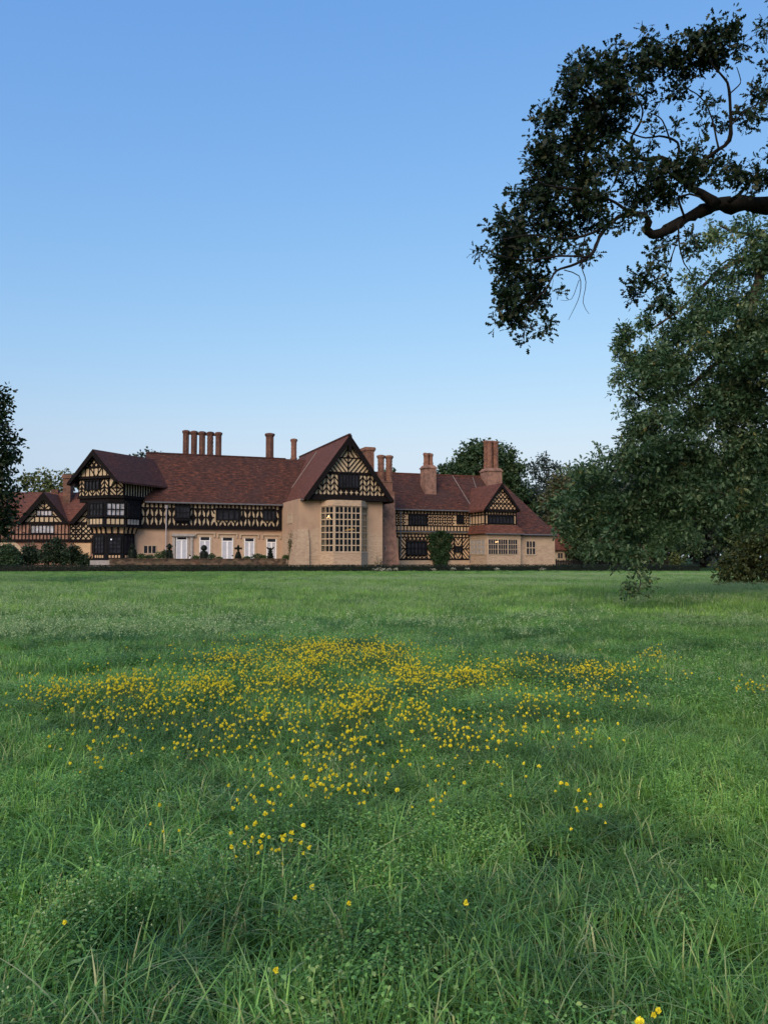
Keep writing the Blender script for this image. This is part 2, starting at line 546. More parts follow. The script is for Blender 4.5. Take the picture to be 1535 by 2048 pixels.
def chimney(parent, mat, u, v, w0, w1, r, style=0, base_h=0.5, tf=None):
    """moulded brick flue: wide foot, ribbed or twisted shaft, stepped cap"""
    mb = MB(tf)
    rot = math.pi / 8
    mb.hprism(ngon(u, v, r * 1.18, 8, rot), w0, w0 + base_h)
    mb.hprism(ngon(u, v, r * 1.30, 8, rot), w0 + base_h, w0 + base_h + .10)
    a, b = w0 + base_h + .10, w1 - 0.42
    if style == 2:      # twisted
        n = 30; k = 16
        for i in range(n):
            z0, z1 = a + (b - a) * i / n, a + (b - a) * (i + 1) / n
            def star(z):
                return [(u + r * (0.92 if j % 2 else 1.06) * math.cos(2 * math.pi * j / k + z * 1.6),
                         v + r * (0.92 if j % 2 else 1.06) * math.sin(2 * math.pi * j / k + z * 1.6)) for j in range(k)]
            mb.hprism(star(z0), z0, z1, star(z1))
    else:
        k = 16
        st = [(u + r * (0.90 if j % 2 else 1.04) * math.cos(2 * math.pi * j / k), v + r * (0.90 if j % 2 else 1.04) * math.sin(2 * math.pi * j / k)) for j in range(k)]
        mb.hprism(st, a, b)
        if style == 1:
            n = int((b - a) / 0.42)
            for i in range(n):
                z = a + (i + .5) * (b - a) / n
                mb.hprism(ngon(u, v, r * 1.07, 8, rot), z - .05, z + .05)
    for q, (z0, z1) in zip((1.10, 1.22, 1.36, 1.26), ((b, b + .10), (b + .10, b + .20), (b + .20, b + .34), (b + .34, w1))):
        mb.hprism(ngon(u, v, r * q, 8, rot), z0, z1)
    mb.hprism(ngon(u, v, r * .8, 8, rot), w1, w1 + .06)
    return mb.build('chimney', mat, parent)

# ================================================================= THE MANOR HOUSE
H = Fr(-12.44, 97.0, 21.0)
manor = empty('manor_house', (H.o.x, H.o.y, 0), H.a)
tag(manor, 'long half-timbered manor house with red tiled roofs, tall gable and many brick chimneys', 'house')

# ---------------- terrace wing (left of the tall gable)
uA0 = H.u(268, 0.0); uA1 = H.u(563, 0.0)
wJ = H.uw(430, 1056.6, 0.0)[1]                  # jetty height
wE = H.uw(430, 1006.3, -0.7)[1]                 # eaves
wR = H.uw(430, 911.5, 6.2)[1]                   # ridge
mb = MB(); mb.box(uA0 - 1.2, uA1 + 0.5, 0.0, 12.4, 0.0, wJ + .02)
wall_a = mb.build('wall', MAT['plaster_terrace'], manor)
mb = MB(); mb.box(uA0 - 1.0, uA1 - .03, -0.22, 11.6, wJ + .02, wE + .12)
tw_a = mb.build('timbered_wall', MAT['infill'], manor)
V = -0.22
t = MB()
wd = .145
yA = lambda px, py: H.uw(px, py, V)[1]
w_top = yA(300, 1005.0); w_r1a = yA(300, 1014.0); w_r1 = yA(300, 1015.8); w_mid = yA(300, 1032.8); w_bot = yA(300, 1050.2); w_beam = yA(300, 1055.0)
pitch_u = (H.u(534, V) - H.u(299, V)) / 14.0     # one star panel
uu = H.u(282.2, V)
cells = []
while uu < uA1 - .3:
    cells.append(uu); uu += pitch_u
wins_a = [(349.7, 380.7, 1012.5, 1041), (431.7, 481.5, 1017.5, 1039.6), (524.8, 551.4, 1018.8, 1040.8)]
wb = [(H.u(a, V), H.u(b, V)) for a, b, _, _ in wins_a]
t.bar(uA0 - .9, w_r1, uA1 - .05, w_r1, .20, V, .06)
t.bar(uA0 - .9, w_bot - .12, uA1 - .05, w_bot - .12, .30, V, .09)
t.bar(uA0 - .9, w_beam - .05, uA1 - .05, w_beam - .05, .16, V, .14)
t.bar(uA0 - .9, wE - .02, uA1 - .05, wE - .02, .2, V, .06)
studs(t, cells[0], cells[0] + pitch_u * len(cells), w_r1, wE + .1, len(cells) * 2, .20, V)


def cut(u, w0, w1):
    """a timber stops above and below the windows"""
    for (a, b), (pa, pb, ya, yb) in zip(wb, wins_a):
        if a - .02 < u < b + .02: return True
    return False


half = pitch_u / 2
for c in cells:
    for k in range(2):
        u0 = c + k * half; u1 = min(u0 + half, uA1 - .05)
        if u1 - u0 < .1: continue
        mid = (u0 + u1) / 2
        inside = any(a - .05 < mid < b + .05 for a, b in wb)
        t.bar(u0, w_bot, u0, w_r1 if not inside else w_mid - .55, .20 if k else .22, V, .06)
        if not inside:
            quarter(t, u0, u1, w_mid, w_r1, k == 0, wd * 1.12, V)
            quarter(t, u0, u1, w_bot, w_mid, k == 1, wd * 1.12, V)
            t.bar(u0, w_mid, u1, w_mid, .13, V)
        else:
            quarter(t, u0, u1, w_bot, w_mid - .35, k == 1, wd, V)
t.bar(uA1 - .14, w_bot, uA1 - .14, wE + .3, .22, V, .07)
t.build('timber_frame', MAT['timber'], tw_a)
for (a, b), (pa, pb, ya, yb), nx in zip(wb, wins_a, (3, 4, 3)):
    w0 = yA((pa + pb) / 2, yb); w1 = yA((pa + pb) / 2, ya)
    if nx == 3 and pa < 400:      # small oriel on a coved foot
        mb = MB(); mb.box(a, b, V - .42, V, w0 + .0, w1 + .05)
        mb.hprism([(a + .3, V - .02), (b - .3, V - .02), (b - .3, V), (a + .3, V)], w0 - .38, w0, [(a, V - .42), (b, V - .42), (b, V), (a, V)])
        mb.hprism([(a - .12, V - .55), (b + .12, V - .55), (b + .12, V), (a - .12, V)], w1 + .05, w1 + .2, [(a + .2, V - .25), (b - .2, V - .25), (b - .2, V), (a + .2, V)])
        orl = mb.build('oriel', MAT['darkwood'], manor)
        f = window(orl, None if False else (lambda u, v, w: Vector((u, v, w))), a + .08, b - .08, w0 + .25, w1 - .05, V - .42, 4, 2, MAT['darkwood'], MAT['glass'], .08, .06, 'oriel_window')
        # window() hangs the glass below the frame; keep one level only
        for g in list(f.children):
            g.parent = orl; g.name = 'glass'
    else:
        window(manor, lambda u, v, w: Vector((u, v, w)), a, b, w0 - .05, w1 + .1, V, nx, 1, MAT['darkwood'], MAT['glass'], .13, .07, 'window', .22)
# eaves board + gutter
mb = MB(); mb.box(H.u(290, -.7), uA1 + .2, -0.86, -0.72, wE - .12, wE + .03)
mb.build('gutter', MAT['lead'], manor)
# roof
mb = MB()
mb_r0, mb_r1 = H.u(291, 6.2), uA1 + 5
mb.slab([(mb_r0 - .6, -.75, wE + .02), (mb_r1, -.75, wE + .02), (mb_r1, 6.2, wR), (mb_r0, 6.2, wR)], .22)
mb.slab([(mb_r0 - .6, 13.2, wE + .02), (mb_r0, 6.2, wR), (mb_r1, 6.2, wR), (mb_r1, 13.2, wE + .02)], .22)
mb.slab([(mb_r0, 6.2, wR - .05), (mb_r0 - .6, 13.2, wE), (mb_r0 - .6, -.75, wE)], .2)
roof_a = mb.build('roof', MAT['roof'], manor)
mb = MB(); mb.box(mb_r0, mb_r1 - 3, 6.05, 6.35, wR - .05, wR + .10)
mb.build('ridge_tiles', MAT['roof_dark'], roof_a)
# chimneys on its ridge
for i, (px, yt, st) in enumerate([(372.3, 861.5, 0), (388.5, 862.8, 1), (404.6, 863.8, 0), (420.8, 864.6, 2), (437.3, 865.3, 0)]):
    u, w = H.uw(px, yt, 7.0)
    chimney(roof_a, MAT['brick'], u, 7.0, wR - 1.4, w, .37, st, 0.7)
mb = MB(); ua, ub = H.u(372.3, 7.0), H.u(437.3, 7.0); wc = H.uw(405, 867.8, 7.0)[1]
mb.box(ua, ub, 6.86, 7.14, wc - .18, wc + .12); mb.build('chimney_tie', MAT['brick'], roof_a)
u, w = H.uw(539.5, 867.5, 7.0); chimney(roof_a, MAT['brick'], u, 7.0, wR - .8, w, .50, 0, 0.9)
u, w = H.uw(587.6, 878.5, 7.0); chimney(roof_a, MAT['brick_orange'], u, 7.0, wR - .8, w, .36, 1, 1.0)

# ground floor openings of the terrace wing
WT = 1.22                                         # terrace level
Hl = lambda u, v, w: Vector((u, v, w))
a, w1 = H.uw(286.6, 1090.2, 0); b, w0 = H.uw(313.1, 1107.8, 0)
window(manor, Hl, a, b, w0, w1, 0.0, 3, 1, MAT['stone'], MAT['glass'], .09, .10, 'window', .07)
doors = [(353.9, 375.4, 1073.0), (400.4, 421.4, 1074.5), (444.6, 466.6, 1075.5), (489.3, 509.5, 1077.0), (533.6, 553.0, 1078.0)]
for i, (pa, pb, yt) in enumerate(doors):
    a = H.u(pa, 0.0); b = H.u(pb, 0.0); w1 = H.uw((pa + pb) / 2, yt, 0.0)[1]
    wt = w1 - .36                                  # foot of the dark fanlight
    d = MB(); p = -.08
    d.box(a, a + .09, p, 0, WT, w1); d.box(b - .09, b, p, 0, WT, w1)
    d.box(a + .09, b - .09, p, 0, wt - .10, wt); d.box(a + .09, b - .09, p, 0, WT, WT + .16)
    m_ = (a + b) / 2
    d.box(m_ - .09, m_ + .09, p + .01, 0, WT + .16, wt - .10)
    door = d.build('glass_door', MAT['white'], manor)
    g = MB(); g.box(a + .09, m_ - .09, -.03, -.004, WT + .16, wt - .10); g.box(m_ + .09, b - .09, -.03, -.004, WT + .16, wt - .10)
    g.build('glass', MAT['curtain'], door)
    g = MB(); g.box(a + .09, b - .09, -.035, -.005, wt, w1)
    g.build('fanlight', MAT['glass'], door)
    s = MB()
    for x0, x1 in ((a - .22, a), (b, b + .22)): s.box(x0, x1, -.05, 0, WT, w1 + .02)
    s.box(a - .22, b + .22, -.05, 0, w1 + .02, w1 + .24)
    if i == 0:                                     # portal with pilasters and a flat cornice
        q0, q1 = H.u(344, 0), H.u(389.6, 0); wc0 = H.uw(366, 1072.3, 0)[1]; wc1 = H.uw(366, 1067.6, 0)[1]
        s.box(q0, q1, -.42, 0, wc0, wc1); s.box(q0 + .12, q1 - .12, -.28, 0, wc0 - .12, wc0 - .002)
        for x in (H.u(348.5, 0), H.u(383.5, 0)):
            s.box(x - .16, x + .16, -.18, 0, WT, wc0 - .122)
        s.build('door_surround', MAT['stone_grey'], door)
    else:                                          # dripstone that turns down at both ends
        h0 = w1 + .42
        s.box(a - .55, b + .55, -.16, 0, h0, h0 + .12)
        for x0, x1 in ((a - .55, a - .40), (b + .40, b + .55)): s.box(x0, x1, -.15, 0, h0 - .42, h0 - .002)
        s.build('door_surround', MAT['stone'], door)

# ---------------- hall block with the tall gable
vf = -8.0
uG0 = H.u(597.5, vf); uG1 = H.u(764.5, vf)
vg = -9.1                                           # plane of the barge boards
gL, wGL = H.uw(607, 996.5, vg); gR, wGR = H.uw(788, 1001.5, vg)
wGe = (wGL + wGR) / 2; gM, wGa = H.uw(697.5, 868.5, vg)
gM = (gL + gR) / 2
vB = 12.9
mb = MB(); mb.box(uG0, uG1, vf, vB - .6, 0, wGe + .02)
hall = mb.build('wall', MAT['plaster'], manor)
# battered buttress at the near corner
bu = H.u(617.5, vf); wb1 = H.uw(605, 1058, vf)[1]
mb = MB()
mb.hprism([(uG0 - .62, vf - .40), (bu, vf - .40), (bu, vf + .02), (uG0 - .62, vf + 2.6)], 0, 3.2, [(uG0 - .22, vf - .30), (bu, vf - .30), (bu, vf + .02), (uG0 - .22, vf + 2.2)])
mb.hprism([(uG0 - .22, vf - .30), (bu, vf - .30), (bu, vf + .02), (uG0 - .22, vf + 2.2)], 3.2, wb1, [(uG0 - .03, vf - .14), (bu - .1, vf - .14), (bu - .1, vf + .02), (uG0 - .03, vf + 1.8)])
mb.build('buttress', MAT['stone_face'], manor)
# roof: two slopes, ridge running back
mb = MB(); th = .24
slope = (wGa - wGe) / (gM - gL)
mb.slab([(gL, vg, wGe), (gL, vB, wGe), (gM, vB, wGa), (gM, vg, wGa)], th)
mb.slab([(gR, vg, wGe), (gM, vg, wGa), (gM, vB, wGa), (gR, vB, wGe)], th)
mb.add([(gL, vB - .1, wGe - .2), (gR, vB - .1, wGe - .2), (gM, vB - .1, wGa - .2)], [(0, 1, 2)])
roof_g = mb.build('roof', MAT['roof_plain'], manor)
mb = MB(); mb.box(gM - .14, gM + .14, vg, vB, wGa - .08, wGa + .10); mb.build('ridge_tiles', MAT['roof_dark'], roof_g)
# gable wall
vw = -8.45
wG0 = H.uw(700, 994.0, vw)[1] + .05
kx = (wGa - .3 - wG0) / slope
tri = [(gM - kx, wG0), (gM + kx, wG0), (gM, wGa - .3)]
mb = MB(); mb.prism(tri, vw, vw + .35)
gab = mb.build('gable_wall', MAT['infill'], manor)
t = MB()
yG = lambda px, py: H.uw(px, py, vw)[1]; xG = lambda px: H.u(px, vw)
r1 = yG(697, 947.0); r2 = yG(697, 916.0); wn0, wn1 = yG(697, 976.0), yG(697, 951.0)
wa, wb_ = xG(676), xG(717.5)
halfw = lambda w: (wGa - .3 - w) / slope
t.bar(gM - halfw(r1), r1, gM + halfw(r1), r1, .34, vw, .08)
t.bar(gM - halfw(r2), r2, gM + halfw(r2), r2, .15, vw, .06)
t.bar(gM, r1, gM, wGa - .4, .14, vw, .055)
t.bar(gM - halfw(wG0), wG0 + .05, gM + halfw(wG0), wG0 + .05, .26, vw, .08)
# apex: braces parallel to the rakes
ang = math.degrees(math.atan(slope))
hatch(t, [(gM - halfw(r2), r2), (gM, r2), (gM, wGa - .4)], ang, .42, .13, vw)
hatch(t, [(gM, r2), (gM + halfw(r2), r2), (gM, wGa - .4)], -ang, .42, .13, vw)
# middle band: braces falling to the centre post
hatch(t, [(gM - halfw(r1), r1), (gM, r1), (gM, r2), (gM - halfw(r2), r2)], -50, .40, .13, vw)
hatch(t, [(gM, r1), (gM + halfw(r1), r1), (gM + halfw(r2), r2), (gM, r2)], 50, .40, .13, vw)
# herringbone columns both sides of the window
for side in (-1, 1):
    e0 = wa if side < 0 else wb_
    n = 8; cw = (halfw(wG0) - (gM - wa if side < 0 else wb_ - gM)) / n
    for i in range(n):
        u0 = e0 + side * cw * i; u1 = e0 + side * cw * (i + 1)
        def topw(u): return min(r1, wGa - .3 - abs(u - gM) * slope)
        t0, t1 = topw(u0), topw(u1)
        t.bar(u0, wG0, u0, max(wG0 + .1, t0), .12, vw, .05)
        if t1 - wG0 < .1 and t0 - wG0 < .4: continue
        poly = [(u0, wG0), (u1, wG0), (u1, max(t1, wG0 + .02)), (u0, t0)]
        dg = 52 if (i % 2 == 0) else -52
        hatch(t, poly, dg * side if side < 0 else -dg * side * -1, .40, .125, vw, .04)
# quatrefoil panel below the window
qn = 4
t.bar(wa, wn0 - .12, wb_, wn0 - .12, .2, vw, .07)
for i in range(qn):
    u0 = wa + (wb_ - wa) * i / qn; u1 = wa + (wb_ - wa) * (i + 1) / qn
    lo, hi = wG0 + .15, wn0 - .2; s = .36
    t.bar(u0, lo, u0, hi, .16, vw, .06)
    for (cu, cw_) in ((u0, lo), (u1, lo), (u0, hi), (u1, hi)):
        su = 1 if cu == u0 else -1; sw = 1 if cw_ == lo else -1
        t.prism([(cu, cw_), (cu + su * .26, cw_), (cu + su * .26, cw_ + sw * .16), (cu + su * .16, cw_ + sw * .26), (cu, cw_ + sw * .26)], vw - .048, vw + .01)
t.bar(wb_, wG0, wb_, wn1, .16, vw, .06)
t.build('timber_frame', MAT['timber'], gab)
window(manor, Hl, wa, wb_, wn0, wn1 + .35, vw, 6, 1, MAT['darkwood'], MAT['glass'], .14, .08, 'window', .2)
# barge boards and jetty beam
bb = MB()
nrm = Vector((-slope, 1)).normalized()
for sx in (-1, 1):
    e = (gL if sx < 0 else gR)
    q = [(e, wGe - .02), (gM, wGa - .02), (gM, wGa - .95), (e - sx * .55, wGe - .18)]
    bb.prism(q, vg - .05 - (.004 if sx > 0 else 0), vg + .10)
bb.prism([(gM - .22, wGa - .1), (gM + .22, wGa - .1), (gM + .16, wGa - 2.0), (gM - .16, wGa - 2.0)], vg - .09, vg + .05)
bb.build('barge_board', MAT['timber'], roof_g)
jb = MB()
jb.box(gL + .5, gR - .5, vw - .35, vf + .05, wGe - .12, wG0 + .02)
jb.box(gL + .25, gL + .5, vw - .30, vf + 1.5, wGe - .22, wGe - .1); jb.box(gR - .5, gR - .25, vw - .30, vf + 1.5, wGe - .22, wGe - .1)
jb.build('jetty_beam', MAT['timber'], gab)
mb = MB(); mb.box(gL - .10, gL + .04, vg + .1, 0.2, wGe - .2, wGe - .06); mb.build('gutter', MAT['lead'], roof_g)
# stair window, slit and pipe on its flank (the wall that faces left)
fl, _ = facet_tf((uG0, 6.0), (uG0, vf))            # left to right seen from outside: from the back to the front
fv = lambda px: None
def flank(px, py):
    d = ray(px, py); p0 = H.P(uG0, 0, 0); tt = (p0 - CAM).dot(H.e) / d.dot(H.e); q = H.loc(CAM + d * tt); return 6.0 - q.y, q.z
a, w1 = flank(575.5, 1028.5); b, w0 = flank(584.5, 1046.5)
window(manor, fl, a, b, w0, w1, 0, 3, 1, MAT['stone'], MAT['stone'], .10, .10, 'blind_window', .06)
a, w1 = flank(578.3, 1064.5); b, w0 = flank(580.2, 1071.5)
window(manor, fl, a, b, w0, w1, 0, 1, 1, MAT['stone'], MAT['glass'], .06, .05, 'slit_window', .05)

def pipe(px, v, y0, y1, mat='lead_pale', off=.16):
    u, wt = H.uw(px, y0, v); _, wl = H.uw(px, y1, v)
    q = MB(); q.hprism(ngon(u, v - off, .075), wl, wt - .5); q.hprism(ngon(u, v - off, .09), wt - .5, wt - .35, ngon(u, v - off, .2)); q.hprism(ngon(u, v - off, .2), wt - .35, wt)
    z = wl + .8
    while z < wt - .9:
        q.hprism(ngon(u, v - off, .11), z, z + .08); z += 1.6
    return q.build('downpipe', MAT[mat], manor)
pipe(332.8, V, 1010, 1113)
pipe(568.5, 0.0, 1012, 1117, 'lead', .2)

# great bay window of the hall
vb = -9.75
b2 = H.u(668.0, vb); b3 = H.u(722.3, vb); b1 = H.u(640.5, vf); b4 = H.u(735.5, vf)
wb0, wb1_, wb2_ = H.uw(695, 1105.5, vb)[1], H.uw(695, 1013.0, vb)[1], H.uw(695, 1003.0, vb)[1]
pl = [(b1, vf), (b2, vb), (b3, vb), (b4, vf)]
def inset(d): return [(b1 + d * .6, vf), (b2 + d * .35, vb + d), (b3 - d * .35, vb + d), (b4 - d * .6, vf)]
mb = MB(); mb.hprism(pl, 0, wb0); mb.hprism(inset(-.06), wb0, wb0 + .10, inset(.02))
bay = mb.build('bay_window', MAT['stone_face'], manor)
mb = MB(); mb.hprism(pl, wb1_, wGe - .125); mb.hprism(inset(-.10), wb1_ + .05, wb1_ + .17)
mb.build('lintel', MAT['stone_face'], bay)
mb = MB(); mb.hprism(inset(1.3), wb0 + .02, wb1_ - .02); mb.build('interior', MAT['room'], bay)  # solid near-black block stands in for the unlit room
mb.v = []; mb.f = []
lit = MB(); gls = MB()
for i, nx in ((0, 3), (1, 6), (2, 3)):
    tf, L = facet_tf(pl[i], pl[i + 1])
    lit.tf = tf; gls.tf = tf
    bw = .16
    z0, z1 = wb0 + .10, wb1_
    lit.box(0, bw, -.02, .16, z0, z1); lit.box(L - bw, L, -.02 + .003, .16, z0, z1)
    iw = L - 2 * bw
    for k in range(1, nx):
        big = (nx == 6 and k % 2 == 0)
        w_ = .15 if big else .085
        x = bw + iw * k / nx
        lit.box(x - w_ / 2, x + w_ / 2, .02 if big else .035, .08, z0, z1)
    for k in range(8):
        z = z0 + (z1 - z0) * k / 7
        h = .11
        lit.box(bw, L - bw, .028, .095, max(z0, z - h / 2), min(z1 - .002, z + h / 2))
    gls.box(bw, L - bw, .065, .072, z0, z1)
lit.build('window_frame', MAT['stone'], bay)
gls.build('glass', MAT['clear_glass'], bay)
for px, py, r in ((655.3, 1033.0, .11), (652.5, 1036.0, .06), (658.5, 1036.5, .06)):
    u, w = H.uw(px, py, vb + .95)
    g = MB(); g.hprism(ngon(u, vb + .62, r * .6), w - r, w, ngon(u, vb + .62, r)); g.hprism(ngon(u, vb + .62, r), w, w + r, ngon(u, vb + .62, r * .4))
    g.build('wall_lamp', MAT['lamp'], bay)
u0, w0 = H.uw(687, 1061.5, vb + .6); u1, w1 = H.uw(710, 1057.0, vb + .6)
g = MB(); g.prism([(u0, w0), (u1, w0 + .12), (u1 - .3, w1), (u0 + .5, w1 - .05)], vb + .55, vb + .62); g.build('gold_glow', MAT['glow'], bay)  # glowing sheet painted in as the gold gleam inside the bay
for px in (686, 697, 708):
    a = H.u(px - 2.8, vb); w0 = H.uw(px, 1134, vb)[1]; w1 = H.uw(px, 1129.0, vb)[1]
    window(manor, Hl, a, a + .3, max(.05, w0), w1, vb, 1, 1, MAT['stone'], MAT['glass'], .05, .04, 'cellar_window', .04)

# ---------------- great chimney stack against the hall
vs0, vs1 = -5.6, -2.6
uS1 = H.u(788.8, vs0); wS = H.uw(777, 987, vs0)[1]
mb = MB()
wl1 = H.uw(790, 1060, vs0)[1]
mb.hprism([(uG1 - .1, vs0 - .35), (H.u(799.5, vs0 - .35), vs0 - .35), (H.u(799.5, vs0), vs1), (uG1 - .1, vs1)], 0, wl1, [(uG1 - .1, vs0), (uS1 + .12, vs0), (uS1 + .12, vs1), (uG1 - .1, vs1)])
mb.hprism([(uG1 - .1, vs0), (uS1 + .12, vs0), (uS1 + .12, vs1), (uG1 - .1, vs1)], wl1, wS - .3, [(uG1 - .1, vs0), (uS1, vs0), (uS1, vs1), (uG1 - .1, vs1)])
stack = mb.build('chimney_stack', MAT['brick_pink'], manor)
mb = MB()
us0 = H.u(757, vs0 + .4)
mb.box(us0 - .2, uS1 + .10, vs0 + .25, vs1 - .05, wS - 2.2, wS + .25)
mb.box(us0 + .05, uS1 - .1, vs0 + .45, vs1 - .25, wS + .25, wS + 1.4)
mb.box(us0 - .02, uS1 - .02, vs0 + .38, vs1 - .18, wS + 1.4, wS + 1.52)
mb.build('chimney_base', MAT['brick_orange'], stack)
for px in (761.5, 777.6):
    u, w = H.uw(px, 911.0 + (px > 770) * .8, -4.1)
    chimney(stack, MAT['brick_orange'], u, -4.1, wS + 1.45, w, .40, 1, .55)
for py in (1041, 1096.5):
    a, w0 = H.uw(766.0, py + 4.5, vs0); b, w1 = H.uw(769.2, py - 4.0, vs0)
    if py > 1060: a += -.02
    window(manor, Hl, a, b, w0, w1, vs0 - (.0 if py < 1060 else .22), 1, 1, MAT['stone'], MAT['glass'], .04, .04, 'slit_window', .05)
# squat stack rising behind the gable's right slope
u0, w1 = H.uw(723.5, 895, 1.0); u1 = H.u(746, 1.0)
mb = MB(); c0, c1 = u0 + .26, u1 - .14
mb.box(c0, c1, .3, 2.2, wGe, w1 - .55)
nn = 5
for i in range(nn):
    x = c0 + (c1 - c0) * (i + .5) / nn
    mb.box(x - .09, x + .09, .22, .3, wGe, w1 - .552)
mb.box(c0 - .08, c1 + .08, .2, 2.3, w1 - .55, w1 - .40); mb.box(c0 - .16, c1 + .16, .1, 2.4, w1 - .40, w1 - .12); mb.box(c0 - .1, c1 + .1, .16, 2.34, w1 - .12, w1)
mb.build('chimney', MAT['brick_orange'], roof_g)

# ---------------- garden wing (right of the hall)
vr = -0.30
uR0 = uG1 + .5; uR1 = H.u(1112, vr)
yR = lambda px, py: H.uw(px, py, vr)[1]; xR = lambda px: H.u(px, vr)
wRe = H.uw(865, 1019.8, vr - .7)[1]; wRr = H.uw(880, 950.0, 5.8)[1]
sl = (wRr - wRe) / (5.8 - (vr - .7))
w_pl = yR(850, 1119.8); w_j0 = yR(850, 1067.5); w_j1 = yR(850, 1062.0)
uRs = H.u(954, vr)
mb = MB(); mb.box(uR0, uR1 - 3.0, vr - .02, 11.8, 0, w_pl); mb.build('wall', MAT['stone_face'], manor)
mb = MB(); mb.box(uR0, uR1 - 3.2, vr, 11.7, w_pl, w_j0 + .05); low = mb.build('timbered_wall', MAT['infill_warm'], manor)
mb = MB(); mb.box(uR0, H.u(1000, vr), vr - .18, 9.0, w_j0 + .05, wRe + .1); upp = mb.build('timbered_wall', MAT['infill_warm'], manor)
vu = vr - .18
t = MB()
a0, a1 = xR(790), xR(953)
q0 = yR(850, 1028.8); q1 = yR(850, 1051.6); qm = (q0 + q1) / 2
for w, h, dp in ((q0, .15, .06), (q1, .15, .06), (qm, .10, .05), (wRe - .02, .2, .06)): t.bar(a0 - .6, w, a1 + .4, w, h, vu, dp)
t.bar(a0 - .6, w_j1 - .05, a1 + .4, w_j1 - .05, .2, vu, .10)
wins_r = [(814.5, 852.0, 1029.7, 1050.5), (910.5, 923.6, 1030.5, 1047.8)]
studs(t, a0 - .3, a1 + .2, q0, wRe + .1, 26, .16, vu)
studs(t, a0 - .3, a1 + .2, w_j1, q1, 26, .13, vu)
nc = 17; cw = (a1 - a0) / nc
for i in range(nc):
    u0 = a0 + cw * i; u1 = u0 + cw
    mid = (u0 + u1) / 2
    if any(xR(pa) - .05 < mid < xR(pb) + .05 for pa, pb, _, _ in wins_r): continue
    t.bar(u0, q1, u0, q0, .10, vu)
    for lo, hi in ((q1, qm), (qm, q0)):
        d_ = .245
        for (cu, cz) in ((u0, lo), (u1, lo), (u0, hi), (u1, hi)):
            su = 1 if cu == u0 else -1; sw = 1 if cz == lo else -1
            ru, rw = cw * .56, (q0 - qm) * .52
            pa_ = [(cu + su * ru * math.cos(x), cz + sw * rw * math.sin(x)) for x in (0, R(30), R(60), R(90))]
            for g0, g1 in zip(pa_[:-1], pa_[1:]): t.bar(*g0, *g1, .10, vu, .036)
t.bar(a1, q1, a1, q0, .12, vu)
t.build('timber_frame', MAT['timber'], upp)
for (pa, pb, ya, yb), nx in zip(wins_r, (6, 3)):
    window(manor, Hl, xR(pa), xR(pb), yR((pa + pb) / 2, yb) - .02, yR((pa + pb) / 2, ya) + .05, vu, nx, 1, MAT['darkwood'], MAT['glass'], .12, .09, 'window', .2)
# lower storey: striped panels
t = MB()
s1 = yR(850, 1074.4); sm = yR(850, 1097.3); s0 = w_pl + .12
t.bar(a0 - .6, s1, a1 + .4, s1, .14, vr, .06); t.bar(a0 - .6, s0 - .04, a1 + .4, s0 - .04, .22, vr, .07); t.bar(a0 - .6, w_j0 + .02, a1 + .4, w_j0 + .02, .22, vr, .12)
studs(t, a0 - .2, a1 + .2, s1, w_j0, 25, .16, vr)
pan = [(797.8, 811.5, -1), (852.5, 868, 1), (868, 888, -1), (888, 907, 1), (922.8, 937.5, 1), (937.5, 951.5, -1)]
for pa, pb, sg in pan:
    u0, u1 = xR(pa), xR(pb)
    t.bar(u0, s0, u0, s1, .15, vr, .055); t.bar(u1, s0, u1, s1, .15, vr, .055); t.bar(u0, sm, u1, sm, .13, vr, .05)
    dg = 50 * sg
    hatch(t, rect(u0, u1, sm, s1), dg, .36, .125, vr); hatch(t, rect(u0, u1, s0, sm), -dg, .36, .125, vr)
# braces and lozenges round the big window
u0, u1 = xR(812), xR(850.6); n = 5
lw0 = yR(831, 1110); lw1 = yR(831, 1083.2)
t.bar(u0, lw1 + .1, u1, lw1 + .1, .14, vr, .055); t.bar(u0, lw0 - .05, u1, lw0 - .05, .14, vr, .055)
for i in range(n):
    x0 = u0 + (u1 - u0) * i / n; x1 = u0 + (u1 - u0) * (i + 1) / n; xm = (x0 + x1) / 2; zm = (s0 + lw0 - .1) / 2
    t.bar(x0, zm, xm, lw0 - .1, .10, vr); t.bar(xm, lw0 - .1, x1, zm, .10, vr); t.bar(x0, zm, xm, s0, .10, vr); t.bar(xm, s0, x1, zm, .10, vr)
    t.bar(x0, lw1, xm, s1, .10, vr); t.bar(x1, lw1, xm, s1, .10, vr); t.bar(xm, lw1, xm, s1, .08, vr)
u0, u1 = xR(907.5), xR(922)
hatch(t, rect(u0, (u0 + u1) / 2, yR(915, 1092), s1), -58, .34, .12, vr); hatch(t, rect((u0 + u1) / 2, u1, yR(915, 1092), s1), 58, .34, .12, vr)
hatch(t, rect(u0, (u0 + u1) / 2, s0, yR(915, 1106)), -55, .34, .12, vr); hatch(t, rect((u0 + u1) / 2, u1, s0, yR(915, 1106)), 55, .34, .12, vr)
t.build('timber_frame', MAT['timber'], low)
window(manor, Hl, xR(812), xR(850.6), lw0, lw1, vr, 5, 2, MAT['darkwood'], MAT['glass'], .12, .09, 'window', .2)
window(manor, Hl, xR(908), xR(921.8), yR(915, 1105), yR(915, 1092), vr, 2, 1, MAT['darkwood'], MAT['glass'], .10, .07, 'window', .2)
pipe(799.8, vu, 1022, 1112, 'lead'); pipe(938.3, vu, 1021, 1126, 'lead')
g = MB(); g.box(uR0 + .3, H.u(968, vr - .7), vr - .86, vr - .72, wRe - .10, wRe + .03); g.build('gutter', MAT['lead'], manor)
g = MB(); g.box(xR(791), H.u(955, vr), vu - .22, vu - .12, w_j1 - .16, w_j1 - .04); g.build('lead_flashing', MAT['lead'], manor)

